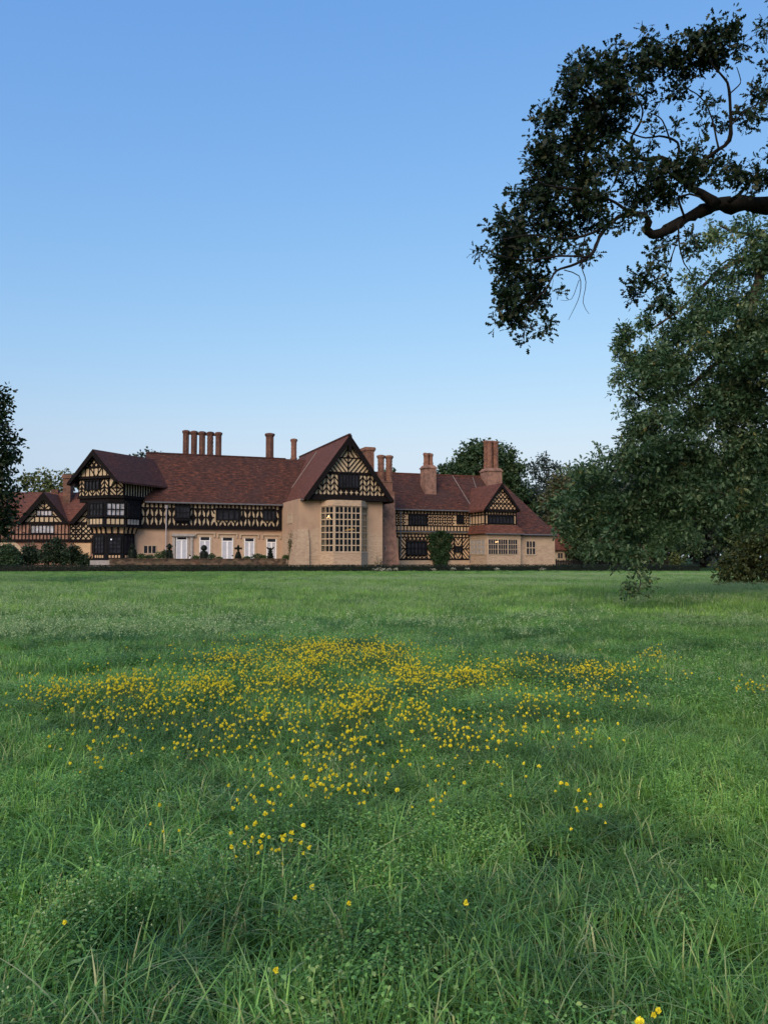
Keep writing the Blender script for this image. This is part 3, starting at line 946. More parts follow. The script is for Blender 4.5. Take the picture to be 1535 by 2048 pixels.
# lightning cables lying on the tiles
def cable(p0, p1, plane, roof):
    """plane: (point, normal) of the roof slope in house axes"""
    pts = []
    for px, py in (p0, p1):
        d = ray(px, py); o_ = H.loc(CAM); dd = Vector((d.dot(H.e), d.dot(H.n), d.z))
        t_ = (plane[0] - o_).dot(plane[1]) / dd.dot(plane[1]); pts.append(o_ + dd * t_ + plane[1] * .05)
    q = MB(); a_, b_ = pts; ax = (b_ - a_).normalized(); s_ = ax.cross(plane[1]).normalized() * .018; n_ = plane[1] * .05
    q.add([a_ - s_, a_ + s_, b_ + s_, b_ - s_, a_ - s_ + n_, a_ + s_ + n_, b_ + s_ + n_, b_ - s_ + n_], [(0, 1, 2, 3), (4, 5, 6, 7), (0, 1, 5, 4), (1, 2, 6, 5), (2, 3, 7, 6), (3, 0, 4, 7)])
    q.build('lightning_cable', MAT['stone_grey'], roof)
cable((634, 904), (566, 1003), (Vector((gL, 0, wGe)), Vector((-(wGa - wGe), 0, gM - gL)).normalized()), roof_g)
_npr = Vector((0, -sl, 1)).normalized()

# end block under the swept-down roof
vE = -2.9
uE1 = H.u(1108, vE); wEe = H.uw(1075, 1069.0, vE - .55)[1]
vEe = (vr - .7) - (wRe - wEe) / sl                 # where the same slope reaches that height
vE = vEe + .5
uE1 = H.u(1107.5, vE); uE0 = H.u(1036, vE)
mb = MB(); mb.box(uE0, uE1, vE, 11.0, 0, wEe + .15); mb.build('wall', MAT['plaster_end'], manor)
uEe = H.u(1113, vEe); uHip = H.u(993, 5.8)
# main roof of the wing with its hipped, swept end
uRl = uG1 + 0.2
uSx = H.u(1000, vr - .7)
vbk = 5.8 * 2 - (vr - .7); vbk2 = 5.8 * 2 - vEe
mb = MB()
mb.slab([(uRl, vr - .7, wRe), (uSx, vr - .7, wRe), (uHip, 5.8, wRr), (uRl, 5.8, wRr)], .2)
mb.slab([(uSx, vr - .7, wRe), (uSx, vEe, wEe), (uEe, vEe, wEe), (uHip, 5.8, wRr)], .2)
mb.slab([(uEe, vEe, wEe), (uEe, vbk2, wEe), (uHip, 5.8, wRr)], .2)
mb.slab([(uRl, vbk2, wEe), (uRl, 5.8, wRr), (uHip, 5.8, wRr), (uEe, vbk2, wEe)], .2)
roof_r = mb.build('roof', MAT['roof'], manor)
cable((904, 952), (943, 1016), (Vector((0, vr - .7, wRe)), _npr), roof_r); cable((944, 955), (951, 976), (Vector((0, vr - .7, wRe)), _npr), roof_r)
mb = MB(); mb.box(uRl, uHip, 5.66, 5.94, wRr - .06, wRr + .1); mb.build('ridge_tiles', MAT['roof_plain'], roof_r)
g = MB(); g.box(uE0 + .2, uEe, vEe - .13, vEe - .01, wEe - .15, wEe - .01); g.build('gutter', MAT['lead'], manor)
a, w1 = H.uw(1049.5, 1080.3, vE); b, w0 = H.uw(1071, 1111, vE)
window(manor, Hl, a, b, w0, w1, vE, 3, 2, MAT['stone'], MAT['glass'], .16, .11, 'window', .09)

# small gabled bay
vS = vE - .75
uS0 = H.u(972.3, vS); uSe = H.u(1039.6, vS)
wsk = H.uw(1003, 1067.0, vS - .3)[1]; wsk1 = H.uw(1003, 1050.0, vS + .6)[1]
mb = MB(); mb.box(uS0, uSe, vS, vr + .2, 0, wsk + .05); mb.box(uS0 - .06, uSe + .06, vS - .06, vr + .1, H.uw(1003, 1075.5, vS)[1], H.uw(1003, 1074, vS)[1])
bays = mb.build('garden_bay', MAT['plaster_end'], manor)
a, w1 = H.uw(974.8, 1077.6, vS); b, w0 = H.uw(1034.3, 1109.3, vS)
third = (b - a) / 3
for i in range(3):
    f = window(bays, Hl, a + third * i + .001 * i, a + third * (i + 1), w0, w1, vS, 4, 3, MAT['stone'], MAT['glass'], .075, .055, 'window', .07)
    for g in list(f.children): g.parent = bays
ft, L = facet_tf((uS0, vr), (uS0, vS))
f = window(bays, ft, .35, L - .35, w0, w1, 0, 4, 3, MAT['stone'], MAT['stone_grey'], .10, .09, 'window', .08)
for g in list(f.children): g.parent = bays
for px, py in ((994, 1083.5), (990.5, 1084)):
    u, w = H.uw(px, py, vS); g = MB(); g.hprism(ngon(u, vS - .06, .06), w - .07, w + .06); g.build('wall_lamp', MAT['lamp'], bays)
# upper storey of the bay
vS2 = vS + .55
p0_ = H.u(968.5, vS2); p1_ = H.u(1031.5, vS2)
wS2 = H.uw(1003, 1019.5, vS2 - .7)[1]
mb = MB(); mb.box(p0_, p1_, vS2, vr + .3, wsk - .2, wS2 + .3)
ups = mb.build('timbered_wall', MAT['infill_warm'], manor)
t = MB()
z0, z1, z2, z3 = wsk1 - .1, H.uw(1000, 1030, vS2)[1], H.uw(1000, 1047.5, vS2)[1], wS2 + .2
t.bar(p0_, z1, p1_, z1, .15, vS2, .06); t.bar(p0_, z2 - .05, p1_, z2 - .05, .12, vS2, .06)
studs(t, p0_ + .06, p1_ - .06, z1, z3, 11, .13, vS2)
for u in (p0_ + .07, p0_ + .42, p1_ - .42, p1_ - .07): t.bar(u, z0, u, z1, .13, vS2)
t.build('timber_frame', MAT['timber'], ups)
ft2, L2 = facet_tf((p0_, vr), (p0_, vS2))
t = MB(ft2)
studs(t, .1, L2 - .02, z0 - .3, z3, 5, .12, 0)
t.bar(0, z1, L2, z1, .14, 0, .06); t.bar(0, z2, L2, z2, .10, 0, .06)
t.build('timber_frame', MAT['timber'], ups)
f = window(ups, Hl, p0_ + .45, p1_ - .45, z2, z1 - .06, vS2, 7, 1, MAT['darkwood'], MAT['glass'], .10, .08, 'window', .2)
for g in list(f.children): g.parent = ups
# skirt roof between the storeys
mb = MB()
ou = .42
mb.hprism([(uS0 - ou, vS - ou), (uSe + ou, vS - ou), (uSe + ou, vr + .2), (uS0 - ou, vr + .2)], wsk, wsk1, [(p0_ - .05, vS2 - .05), (p1_ + .05, vS2 - .05), (p1_ + .05, vr + .2), (p0_ - .05, vr + .2)])
mb.build('roof', MAT['roof_plain'], bays)
g = MB(); g.box(uS0 - ou, uSe + ou, vS - ou - .1, vS - ou + .02, wsk - .10, wsk + .01); g.build('gutter', MAT['lead'], bays)
# its gable
vS3 = vS2 - .65
e0, zL = H.uw(966.5, 1019.0, vS3); e1, zR_ = H.uw(1040, 1021.8, vS3); zE = (zL + zR_) / 2
em, zA = H.uw(1001.5, 966.0, vS3); em = (e0 + e1) / 2
vRb = 4.6
mb = MB()
mb.slab([(e0, vS3, zE), (e0, vRb, zE), (em, vRb, zA), (em, vS3, zA)], .18)
mb.slab([(e1, vS3, zE), (em, vS3, zA), (em, vRb, zA), (e1, vRb, zE)], .18)
roof_s = mb.build('roof', MAT['roof_plain'], manor)
ss = (zA - zE) / (em - e0)
vS4 = vS3 + .35
tri = [(e0 + .3, zE + .12), (e1 - .3, zE + .12), (em, zA - .25)]
mb = MB(); mb.prism(tri, vS4, vS4 + .3); gs = mb.build('gable_wall', MAT['infill_warm'], manor)
t = MB()
hatch(t, tri, 45, .40, .11, vS4); hatch(t, tri, -45, .40, .11, vS4, .045)
for k in range(1, 4):
    z = zE + .12 + (zA - zE - .4) * k / 4.2; hw = (zA - .25 - z) / ss
    t.bar(em - hw, z, em + hw, z, .10, vS4, .05)
t.build('timber_frame', MAT['timber'], gs)
bb = MB()
for sx, e in ((-1, e0), (1, e1)):
    bb.prism([(e, zE - .02), (em, zA - .02), (em, zA - .55), (e - sx * .38, zE - .02)], vS3 - .05 - (.004 if sx > 0 else 0), vS3 + .1)
bb.box(e0 + .2, e1 - .2, vS4 - .12, vS2 + .02, zE - .22, zE + .14)
bb.build('barge_board', MAT['timber'], roof_s)
# chimneys of the garden wing
def big_stack(pa, pb, ybase, ytop, vcen, style, hb, fw):
    u0, u1 = H.u(pa, vcen), H.u(pb, vcen); _m, _h = (u0 + u1) / 2 + .1, (u1 - u0) * .39; u0, u1 = _m - _h, _m + _h; w = H.uw((pa + pb) / 2, ytop, vcen)[1]; wb_ = H.uw((pa + pb) / 2, ybase, vcen)[1]
    mb = MB(); d = (u1 - u0) * .5
    mb.box(u0, u1, vcen - d, vcen + d, wRr - 5.0, wb_)
    mb.box(u0 - .12, u1 + .12, vcen - d - .12, vcen + d + .12, wb_, wb_ + .16)
    mb.hprism([(u0 - .04, vcen - d - .04), (u1 + .04, vcen - d - .04), (u1 + .04, vcen + d + .04), (u0 - .04, vcen + d + .04)], wb_ + .16, wb_ + .45,
              [(u0 + .14, vcen - d + .14), (u1 - .14, vcen - d + .14), (u1 - .14, vcen + d - .14), (u0 + .14, vcen + d - .14)])
    b_ = mb.build('chimney_base', MAT['brick_pink'], roof_r)
    r = (u1 - u0) * .25 * fw
    for du, dv in ((-.50, -.4), (.50, -.4), (-.50, .4), (.50, .4)):
        chimney(roof_r, MAT['brick_orange'], (u0 + u1) / 2 + du * r * 2, vcen + dv * d, wb_ + .35, w - (.15 if dv < 0 else 0), r * .74, style, hb)
big_stack(840.5, 868.6, 938, 906, 2.7, 0, .4, .74)
big_stack(962.5, 998.5, 944, 881.5, 4.6, 2, .6, .86)

# ---------------- octagonal corner tower (left end)
# the plan of the top floor: a gabled face turned 45 degrees left, a corner cut parallel to the garden front
def hxy(px, Y):
    p = at(px, 1100, Y); q = H.loc(p); return Vector((q.x, q.y))
c45 = math.sqrt(.5)
e1v, e2v = Vector((c45, -c45)), Vector((c45, c45))       # along the gable, and back into the depth (house axes)
Pm = hxy(216, 87.5)
Pl = Pm - e1v * 4.4
Pc = Pm + Vector((1.57, 0))
Pr = Pc + e2v * 5.6
oc = Vector((Pm.x + .72, .45))
oct_r = 2.28 / 2 / math.sin(math.pi / 8)
def octa(r): return ngon(oc.x, oc.y, r, 8, math.pi / 8)
dT = 87.5
hgt = lambda py, d=87.0: 1.5 + (1115 - py) / F * d
w_g0, w_g1 = 0.0, hgt(1065.5)       # ground storey
w_f0, w_f1 = hgt(1050.5), hgt(1000.0)     # first floor
w_s0 = hgt(992.5); w_sE = hgt(967.5)      # top floor
mb = MB()
mb.hprism(octa(oct_r * .80), WT - .2, w_g1)
mb.hprism(octa(oct_r), w_f0, w_f1)
tower = mb.build('corner_tower', MAT['darkwood'], manor, 'dark octagonal timber tower')
mb = MB(); mb.hprism(octa(oct_r * .86), 0, WT - .2); mb.build('tower_base', MAT['stone_grey'], tower)
# coved jetty with curved ribs
mb = MB()
steps = 5
for i in range(steps):
    f0, f1 = i / steps, (i + 1) / steps
    rr = lambda f: oct_r * (.815 + .175 * (1 - math.cos(f * math.pi / 2)))
    mb.hprism(octa(rr(f0)), w_g1 + (w_f0 - w_g1) * math.sin(f0 * math.pi / 2), w_g1 + (w_f0 - w_g1) * math.sin(f1 * math.pi / 2), octa(rr(f1)))
mb.build('cove', MAT['infill_warm'], tower)
O0, O1 = octa(oct_r * .825), octa(oct_r * 1.005)
dk = MB()
for i in (3, 4, 5, 6, 7):
    a0_, a1_ = Vector(O0[i]), Vector(O0[(i + 1) % 8]); b0_, b1_ = Vector(O1[i]), Vector(O1[(i + 1) % 8])
    for k in range(3):
        s = k / 3.0
        rib = MB()
        for j in range(4):
            f0, f1 = j / 4, (j + 1) / 4
            def pt(f, s):
                g = 1 - math.cos(f * math.pi / 2); z = w_g1 + (w_f0 - w_g1) * math.sin(f * math.pi / 2)
                p = (a0_.lerp(a1_, s)).lerp(b0_.lerp(b1_, s), g); return p, z
            (pA, zA_), (pB, zB_) = pt(f0, s), pt(f1, s)
            d = (a1_ - a0_).normalized() * .09
            nn_ = (pA - oc).normalized() * .10
            rib.add([(pA.x - d.x, pA.y - d.y, zA_), (pA.x + d.x, pA.y + d.y, zA_), (pB.x + d.x, pB.y + d.y, zB_), (pB.x - d.x, pB.y - d.y, zB_),
                     (pA.x - d.x + nn_.x, pA.y - d.y + nn_.y, zA_), (pA.x + d.x + nn_.x, pA.y + d.y + nn_.y, zA_), (pB.x + d.x + nn_.x, pB.y + d.y + nn_.y, zB_), (pB.x - d.x + nn_.x, pB.y - d.y + nn_.y, zB_)],
                    [(0, 1, 2, 3), (4, 5, 6, 7), (0, 1, 5, 4), (1, 2, 6, 5), (2, 3, 7, 6), (3, 0, 4, 7)])
        rib.build('cove_rib', MAT['timber'], tower)
# windows and apron panels on the faces that look to the garden
for lev in (0, 1):
    Oq = octa(oct_r * (.80 if lev == 0 else 1.0))
    for i in (3, 4, 5, 6):
        tf, L = facet_tf(Oq[i], Oq[(i + 1) % 8])
        front = (i == 5)
        if lev == 1:
            wa_, wb_ = hgt(1031.5), hgt(1003.5)
            f = window(tower, tf, .14, L - .14, wa_, wb_, 0, 4, 2, MAT['darkwood'], MAT['glass_sky'] if front else MAT['glass'], .12, .10, 'window', .14)
            pz0, pz1 = hgt(1047.5), hgt(1037.0)
            pn = MB(tf)
            for k in range(4):
                x0 = .2 + (L - .4) * k / 4; x1 = .2 + (L - .4) * (k + 1) / 4
                pn.box(x0 + .07, x1 - .07, -.05, .01, pz0, pz1)
            pn.build('apron_panel', MAT['infill'] if i != 6 else MAT['stone_grey'], tower)
            sl_ = MB(tf); sl_.box(.02, L - .02, -.22, 0, wa_ - .14, wa_ - .01); sl_.box(.0, L, -.16, .0, pz0 - .34, pz0 - .14)
            sl_.build('sill', MAT['darkwood'], tower)
        else:
            wa_, wb_ = hgt(1107.0), hgt(1071.0)
            f = window(tower, tf, .22, L - .22, wa_, wb_, 0, 3, 4, MAT['darkwood'], MAT['glass'], .10, .06, 'window', .12)
            pz0, pz1 = hgt(1115.5), hgt(1110.5)
            pn = MB(tf)
            for k in range(4):
                x0 = .25 + (L - .5) * k / 4; x1 = .25 + (L - .5) * (k + 1) / 4
                pn.box(x0 + .07, x1 - .07, -.05, .01, pz0, pz1)
            pn.build('apron_panel', MAT['infill_warm'], tower)
        for g in list(f.children): g.parent = tower
    if lev == 0:
        tf, L = facet_tf(Oq[5], Oq[6]); w = hgt(1078.5)
        g = MB(tf); g.hprism(ngon(.55, -.06, .07), w - .07, w + .07); g.build('wall_lamp', make_emit('white lamp', (.9, .92, 1.0), .2), tower)

# top floor
poly = [(Pl.x, Pl.y), (Pm.x, Pm.y), (Pc.x, Pc.y), (Pr.x, Pr.y), (Pr.x - e1v.x * 5.5, Pr.y - e1v.y * 5.5)]
mb = MB(); mb.hprism(poly, w_s0, w_sE + .3)
top = mb.build('timbered_wall', MAT['infill'], manor)
gc = Pl + e1v * ((4.4 + 1.57 * c45) / 2)                # middle of the gable
def gtf(u, v, w):
    q = gc + e1v * u + e2v * v; return Vector((q.x, q.y, w))
gw = (4.4 + 1.57 * c45) / 2
jt = MB(); grow_ = [Vector(p) for p in poly]; cen = sum(grow_, Vector((0, 0))) / len(grow_)
sc = lambda k: [tuple(cen + (p - cen) * k) for p in grow_]
jt.hprism(sc(.97), w_f1 - .15, w_s0 - .12); jt.hprism(sc(1.035), w_s0 - .12, w_s0 + .10)
jt.build('jetty_beam', MAT['timber'], top)
# brackets under the jetty
# timbers on the gabled face, the cut corner and the flank
t = MB()
tf, L = facet_tf(tuple(Pl), tuple(Pm)); t.tf = tf
zt = hgt(954.5)
um = L / 2
x0, x1 = 1.05, 3.05                     # window bay
zl, zm, zh = w_s0 + .12, hgt(974.5), zt
for (q0_, q1_) in ((.0, .95), (3.15, 4.38)):
    m_ = (q0_ + q1_) / 2
    for u in (q0_ + .06, m_, q1_ - .04): t.bar(u, zl, u, zh, .12, 0)
    t.bar(q0_, zm, q1_, zm, .12, 0, .055)
    for (ua_, ub_, bk) in ((q0_, m_, False), (m_, q1_, True)):
        hatch(t, rect(ua_, ub_, zm, zh), -50 if bk else 50, .33, .12, 0); hatch(t, rect(ua_, ub_, zl, zm), -50 if bk else 50, .33, .12, 0)
zs = hgt(977.5)
for k in range(4):
    ua_ = .95 + 2.2 * k / 4; ub_ = .95 + 2.2 * (k + 1) / 4
    hatch(t, rect(ua_, ub_, zl, zs), 50 if k % 2 == 0 else -50, .33, .12, 0); t.bar(ua_, zl, ua_, zs, .11, 0)
t.bar(0, zl, L, zl, .18, 0, .07); t.bar(0, zt, L, zt, .28, 0, .09)
tf, L = facet_tf(tuple(Pm), tuple(Pc)); t.tf = tf
zq = hgt(964)
for (ua_, ub_, dg) in ((0, L / 2, -45), (L / 2, L, 45)):
    hatch(t, rect(ua_, ub_, zl, zm), dg, .32, .12, 0); hatch(t, rect(ua_, ub_, zm, zq + .5), -dg, .32, .12, 0)
for u in (.06, L / 2, L - .06): t.bar(u, zl, u, zq + .5, .13, 0)
t.bar(0, zl, L, zl, .18, 0, .07); t.bar(0, zm, L, zm, .12, 0, .055)
tf, L = facet_tf(tuple(Pc), tuple(Pr)); t.tf = tf
studs(t, .07, L, zl, w_sE + .3, 13, .20, 0)
t.bar(0, zl, L, zl, .18, 0, .07)
t.build('timber_frame', MAT['timber'], top)
tf, L = facet_tf(tuple(Pl), tuple(Pm))
f = window(top, tf, x0 - .08, x1 + .06, zs, zt - .12, 0, 4, 1, MAT['darkwood'], MAT['glass'], .12, .08, 'window', .2)
for g in list(f.children): g.parent = top
# gable over it, and the roof running back to the main roof
gv = -.85
zE2 = hgt(966.0, 88.5); hw2 = gw + .95
pA = H.loc(at(185, 897, 1)); 
# apex height: plane of the gable front through its middle
mid = H.P(*(gc + e2v * gv), 0)
zA2 = 1.5 + (1115 - 897.2) / F * mid.y
s2 = (zA2 - zE2) / hw2
Lr = 9.5
tm = MB(gtf)
tm.slab([(-hw2, gv, zE2), (-hw2, Lr, zE2), (0, Lr, zA2), (0, gv, zA2)], .2)
tm.slab([(hw2, gv, zE2), (0, gv, zA2), (0, Lr, zA2), (hw2, Lr, zE2)], .2)
roof_t = tm.build('roof', MAT['roof_dark'], manor)
tm = MB(gtf)
tri = [(-gw - .25, zt + .1), (gw + .25 - .6, zt + .1), (0, zA2 - .3)]
zb = zt + .12; hb = (zA2 - .32 - zb) / s2
tri = [(-hb, zb), (hb, zb), (0, zA2 - .32)]
tm.prism(tri, -.25, .2)
tm.prism([(-gw - .1, w_sE - .2), (gw - .9, w_sE - .2), (hb * .9, zb), (-hb, zb)], 0.004, .2)
gt = tm.build('gable_wall', MAT['infill'], manor)
t = MB(gtf)
zk = hgt(935.5, 88.5); hk = (zA2 - .32 - zk) / s2
t.bar(-hb, zb, hb, zb, .3, -.25, .09); t.bar(-hk, zk, hk, zk, .2, -.25, .06)
n = 9
for k in range(n + 1):
    u = -hb + 2 * hb * k / n
    t.bar(u, zb, u, min(zk, zA2 - .32 - abs(u) * s2), .12, -.25)
t.bar(-.9, zk, 0, zb, .12, -.25, .05); t.bar(.9, zk, 0, zb, .12, -.25, .05)
up = [(-hk, zk), (hk, zk), (0, zA2 - .32)]
hatch(t, up, 45, .46, .20, -.25); hatch(t, up, -45, .46, .20, -.25, .046)
t.build('timber_frame', MAT['timber'], gt)
bb = MB(gtf)
for sx in (-1, 1):
    bb.prism([(sx * hw2, zE2 - .02), (0, zA2 - .02), (0, zA2 - .75), (sx * (hw2 - .48), zE2 - .10)], gv - .05 - (.004 if sx > 0 else 0), gv + .1)
bb.build('barge_board', MAT['timber'], roof_t)
# dark underside of the wide eaves
so = MB(gtf)
so.box(-hw2 + .3, -gw + .15, gv + .2, Lr - 3, zE2 - .3, zE2 - .05)
so.build('eaves_board', MAT['timber'], roof_t)

# ================================================================= GATE BUILDING (far left)
B = Fr(-46.0, 103.0, 2.0)
gate = empty('gatehouse', (B.o.x, B.o.y, 0), B.a)
tag(gate, 'brick and timber side building with a small gable, half hidden at the left edge', 'building')
yB = lambda px, py, v=0: B.uw(px, py, v)[1]; xB = lambda px, v=0: B.u(px, v)
bL, bR = xB(-70), xB(205)
wj = yB(90, 1083); we = yB(90, 1046.5); wr = yB(90, 984.5, 5.0)
mb = MB(); mb.box(bL, bR, 0, 10, 0, wj); gw_ = mb.build('wall', MAT['brick_pink'], gate)
mb = MB(); mb.box(bL, bR, -.2, 9.0, wj, we + .1); gu = mb.build('timbered_wall', MAT['brick_pink'], gate)
t = MB()
t.bar(bL, wj + .12, bR, wj + .12, .34, -.2, .10); t.bar(bL, yB(90, 1068.5), bR, yB(90, 1068.5), .16, -.2, .06); t.bar(bL, we, bR, we, .3, -.2, .08)
px = -66.0
while px < 142:
    if not 64 < px < 112: t.bar(xB(px), wj, xB(px), we, .13, -.2)
    else: t.bar(xB(px), wj, xB(px), yB(90, 1068.5), .13, -.2)
    px += 7.1
# chequered panel by the tower
ca, cb = xB(143.5), xB(166); cz0, cz1 = wj + .1, yB(150, 1049)
mb = MB(); mb.box(ca, xB(186), -.24, -.19, cz0, cz1); mb.build('infill_panel', MAT['infill'], gate)
V2 = -.24
hatch(t, rect(ca, xB(186), cz0, cz1), 45, .46, .15, V2); hatch(t, rect(ca, xB(186), cz0, cz1), -45, .46, .15, V2, .046)
for p_ in (143.5, 154.5, 166): t.bar(xB(p_), cz0, xB(p_), cz1, .13, V2)
for q in (1058.5, 1068.5): t.bar(ca, yB(150, q), cb, yB(150, q), .13, V2)
t.build('timber_frame', MAT['timber'], gu)
window(gate, Hl, xB(64.5), xB(112), yB(90, 1067.5), yB(90, 1049.5), -.2, 6, 1, MAT['darkwood'], MAT['glass_sky'], .12, .10, 'window', .12)
# two front gables
def small_gable(pl_, pr_, pm, ya, ye, vv, panes):
    e0, z0 = B.uw(pl_, ye, vv); e1 = B.u(pr_, vv); m_ = (e0 + e1) / 2; za = B.uw(pm, ya, vv)[1]
    s_ = (za - z0) / (m_ - e0)
    mb = MB()
    mb.slab([(e0, vv, z0), (e0, 5.5, z0), (m_, 5.5, za), (m_, vv, za)], .18); mb.slab([(e1, vv, z0), (m_, vv, za), (m_, 5.5, za), (e1, 5.5, z0)], .18)
    r_ = mb.build('roof', MAT['roof_plain'], gate)
    bb = MB()
    for sx, e in ((-1, e0), (1, e1)):
        bb.prism([(e, z0 - .02), (m_, za - .02), (m_, za - 1.0), (e - sx * .7, z0 - .05)], vv - .05 - (.004 if sx > 0 else 0), vv + .1)
    bb.build('barge_board', MAT['timber'], r_)
    gvv = vv + .5
    hb_ = (za - .4 - z0) / s_
    tri = [(m_ - hb_, z0), (m_ + hb_, z0), (m_, za - .4)]
    mb = MB(); mb.prism(tri, gvv, gvv + .3); g_ = mb.build('gable_wall', MAT['infill'], gate)
    t = MB()
    k1 = yB(90, 1033, gvv); k2 = yB(90, 1019, gvv); hwf = lambda z: (za - .4 - z) / s_
    t.bar(m_ - hwf(z0), z0 + .05, m_ + hwf(z0), z0 + .05, .34, gvv, .09)
    for z in (k1, k2): t.bar(m_ - hwf(z), z, m_ + hwf(z), z, .16, gvv, .06)
    t.bar(m_, k2, m_, za - .4, .14, gvv, .06)
    hatch(t, [(m_ - hwf(k2), k2), (m_, k2), (m_, za - .5)], -40, .42, .13, gvv); hatch(t, [(m_, k2), (m_ + hwf(k2), k2), (m_, za - .5)], 40, .42, .13, gvv)
    hatch(t, [(m_ - hwf(z0), z0), (m_ - 1.2, z0), (m_ - 1.2, k1), (m_ - hwf(k1), k1)], 45, .45, .13, gvv); hatch(t, [(m_ + 1.2, z0), (m_ + hwf(z0), z0), (m_ + hwf(k1), k1), (m_ + 1.2, k1)], -45, .45, .13, gvv)
    hatch(t, [(m_ - hwf(k1), k1), (m_ - 1.1, k1), (m_ - 1.1, k2), (m_ - hwf(k2), k2)], 45, .45, .13, gvv); hatch(t, [(m_ + 1.1, k1), (m_ + hwf(k1), k1), (m_ + hwf(k2), k2), (m_ + 1.1, k2)], -45, .45, .13, gvv)
    for k in range(5): t.bar(m_ - 1.2 + .6 * k, z0, m_ - 1.2 + .6 * k, k1, .13, gvv)
    t.build('timber_frame', MAT['timber'], g_)
    if panes: window(gate, Hl, m_ - 1.05, m_ + 1.05, k1 + .04, k2 - .06, gvv, 4, 1, MAT['darkwood'], MAT['glass_sky'], .12, .10, 'window', .1)
small_gable(32, 140, 89.5, 983.5, 1046.5, -.75, True)
small_gable(137, 245, 191, 983.5, 1047.0, -.75, False)
mb = MB()
r0_, r1_ = bL, bR
mb.slab([(r0_, -.21, we + .42), (r1_, -.21, we + .42), (r1_, 5.0, wr), (r0_, 5.0, wr)], .2); mb.slab([(r0_, 10.7, we), (r0_, 5.0, wr), (r1_, 5.0, wr), (r1_, 10.7, we)], .2)
roof_b = mb.build('roof', MAT['roof_plain'], gate)
u0, w1 = B.uw(128.5, 950, 3.5); u1 = B.u(145.5, 3.5); wbs = B.uw(137, 991, 3.5)[1]
mb = MB(); mb.box(u0 + .1, u1 - .1, 2.9, 4.1, wbs - 2, w1 - .5); mb.box(u0 - .05, u1 + .05, 2.75, 4.25, w1 - .5, w1 - .25); mb.box(u0, u1, 2.8, 4.2, w1 - .25, w1)
ch = mb.build('chimney', MAT['brick_old'], roof_b)
mb = MB(); mb.box(xB(105, 5), xB(118, 5), 4.6, 5.4, wr - .4, wr + .35); mb.build('chimney', MAT['brick'], roof_b)
# arched gateway: stone ring and a near-black sheet painted as the unlit way through
ac = xB(19); az = yB(19, 1114); ar = xB(45) - ac
mb = MB(); n = 14
for i in range(n):
    a0_, a1_ = math.pi * i / n, math.pi * (i + 1) / n
    mb.prism([(ac + ar * math.cos(a0_), az + ar * math.sin(a0_)), (ac + (ar + .45) * math.cos(a0_), az + (ar + .45) * math.sin(a0_)),
              (ac + (ar + .45) * math.cos(a1_), az + (ar + .45) * math.sin(a1_)), (ac + ar * math.cos(a1_), az + ar * math.sin(a1_))], -.12, .02)
arch = mb.build('arch', MAT['stone'], gate)
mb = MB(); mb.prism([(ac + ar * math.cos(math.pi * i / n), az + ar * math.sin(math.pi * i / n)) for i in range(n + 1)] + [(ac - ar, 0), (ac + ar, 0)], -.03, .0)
mb.build('passage_shade', MAT['room'], arch)
mb = MB(); mb.box(xB(150), xB(184), -.1, .02, .1, wj - .2); mb.build('plaster_panel', MAT['infill_warm'], gate)

# ================================================================= LOW ANNEX (far right)
A = Fr(at(1095, 1110, 118).x, 118, 6.0)
annex = empty('annex', (A.o.x, A.o.y, 0), A.a)
tag(annex, 'low red-roofed annex at the right end of the manor, partly hidden by leaves', 'building')
we = A.uw(1120, 1098, -.5)[1]; wr = A.uw(1120, 1051, 4)[1]
mb = MB(); mb.box(-3, 6.5, 0, 8, 0, we + .1); mb.build('wall', MAT['infill'], annex)
mb = MB(); mb.slab([(-3.5, -.5, we), (7.0, -.5, we), (7.0, 4, wr), (-3.5, 4, wr)], .2); mb.slab([(-3.5, 8.5, we), (-3.5, 4, wr), (7.0, 4, wr), (7.0, 8.5, we)], .2)
mb.build('roof', MAT['roof_plain'], annex)
for px in (1112, 1126, 1140):
    u = A.u(px, 0); window(annex, Hl, u, u + .9, 1.3, we - .5, 0, 2, 1, MAT['stone'], MAT['glass'], .1, .07, 'window', .08)

# ================================================================= GROUND, TERRACE, WALLS
def mesh_obj(name, verts, faces, mat, parent=None, smooth=False):
    me = bpy.data.meshes.new(name); me.from_pydata(verts, [], faces); me.materials.append(mat)
    if smooth:
        for p in me.polygons: p.use_smooth = True
    o = bpy.data.objects.new(name, me); COL.objects.link(o)
    if parent: o.parent = parent
    return o


m, nt, b = new_mat('meadow soil and low grass', 0.95, 0.05)
ob = coords(nt, 'Object')
f1 = noise(nt, ob, 0.12, 5, 0.6); f2 = noise(nt, ob, 2.5, 5, 0.7)
c = ramp(nt, f2, [(0.3, (.010, .022, .008)), (0.55, (.022, .050, .016)), (0.75, (.035, .075, .024))])
c = mix(nt, ramp(nt, f1, [(0.45, (0, 0, 0)), (0.65, (.5, .5, .5))]), c, (.040, .070, .022))
nt.links.new(c, b.inputs['Base Color']); bump(nt, b, f2, 1.0, .06)
MAT['soil'] = m


def gz(x, y):
    """gentle swell of the meadow"""
    k = min(1.0, max(0.0, (78.0 - y) / 20.0)) * min(1.0, max(0.0, (y - 1.0) / 6.0))
    return k * (0.05 * math.sin(x * .21 + 1.3) * math.sin(y * .17) + 0.04 * math.sin(x * .53 + y * .31))


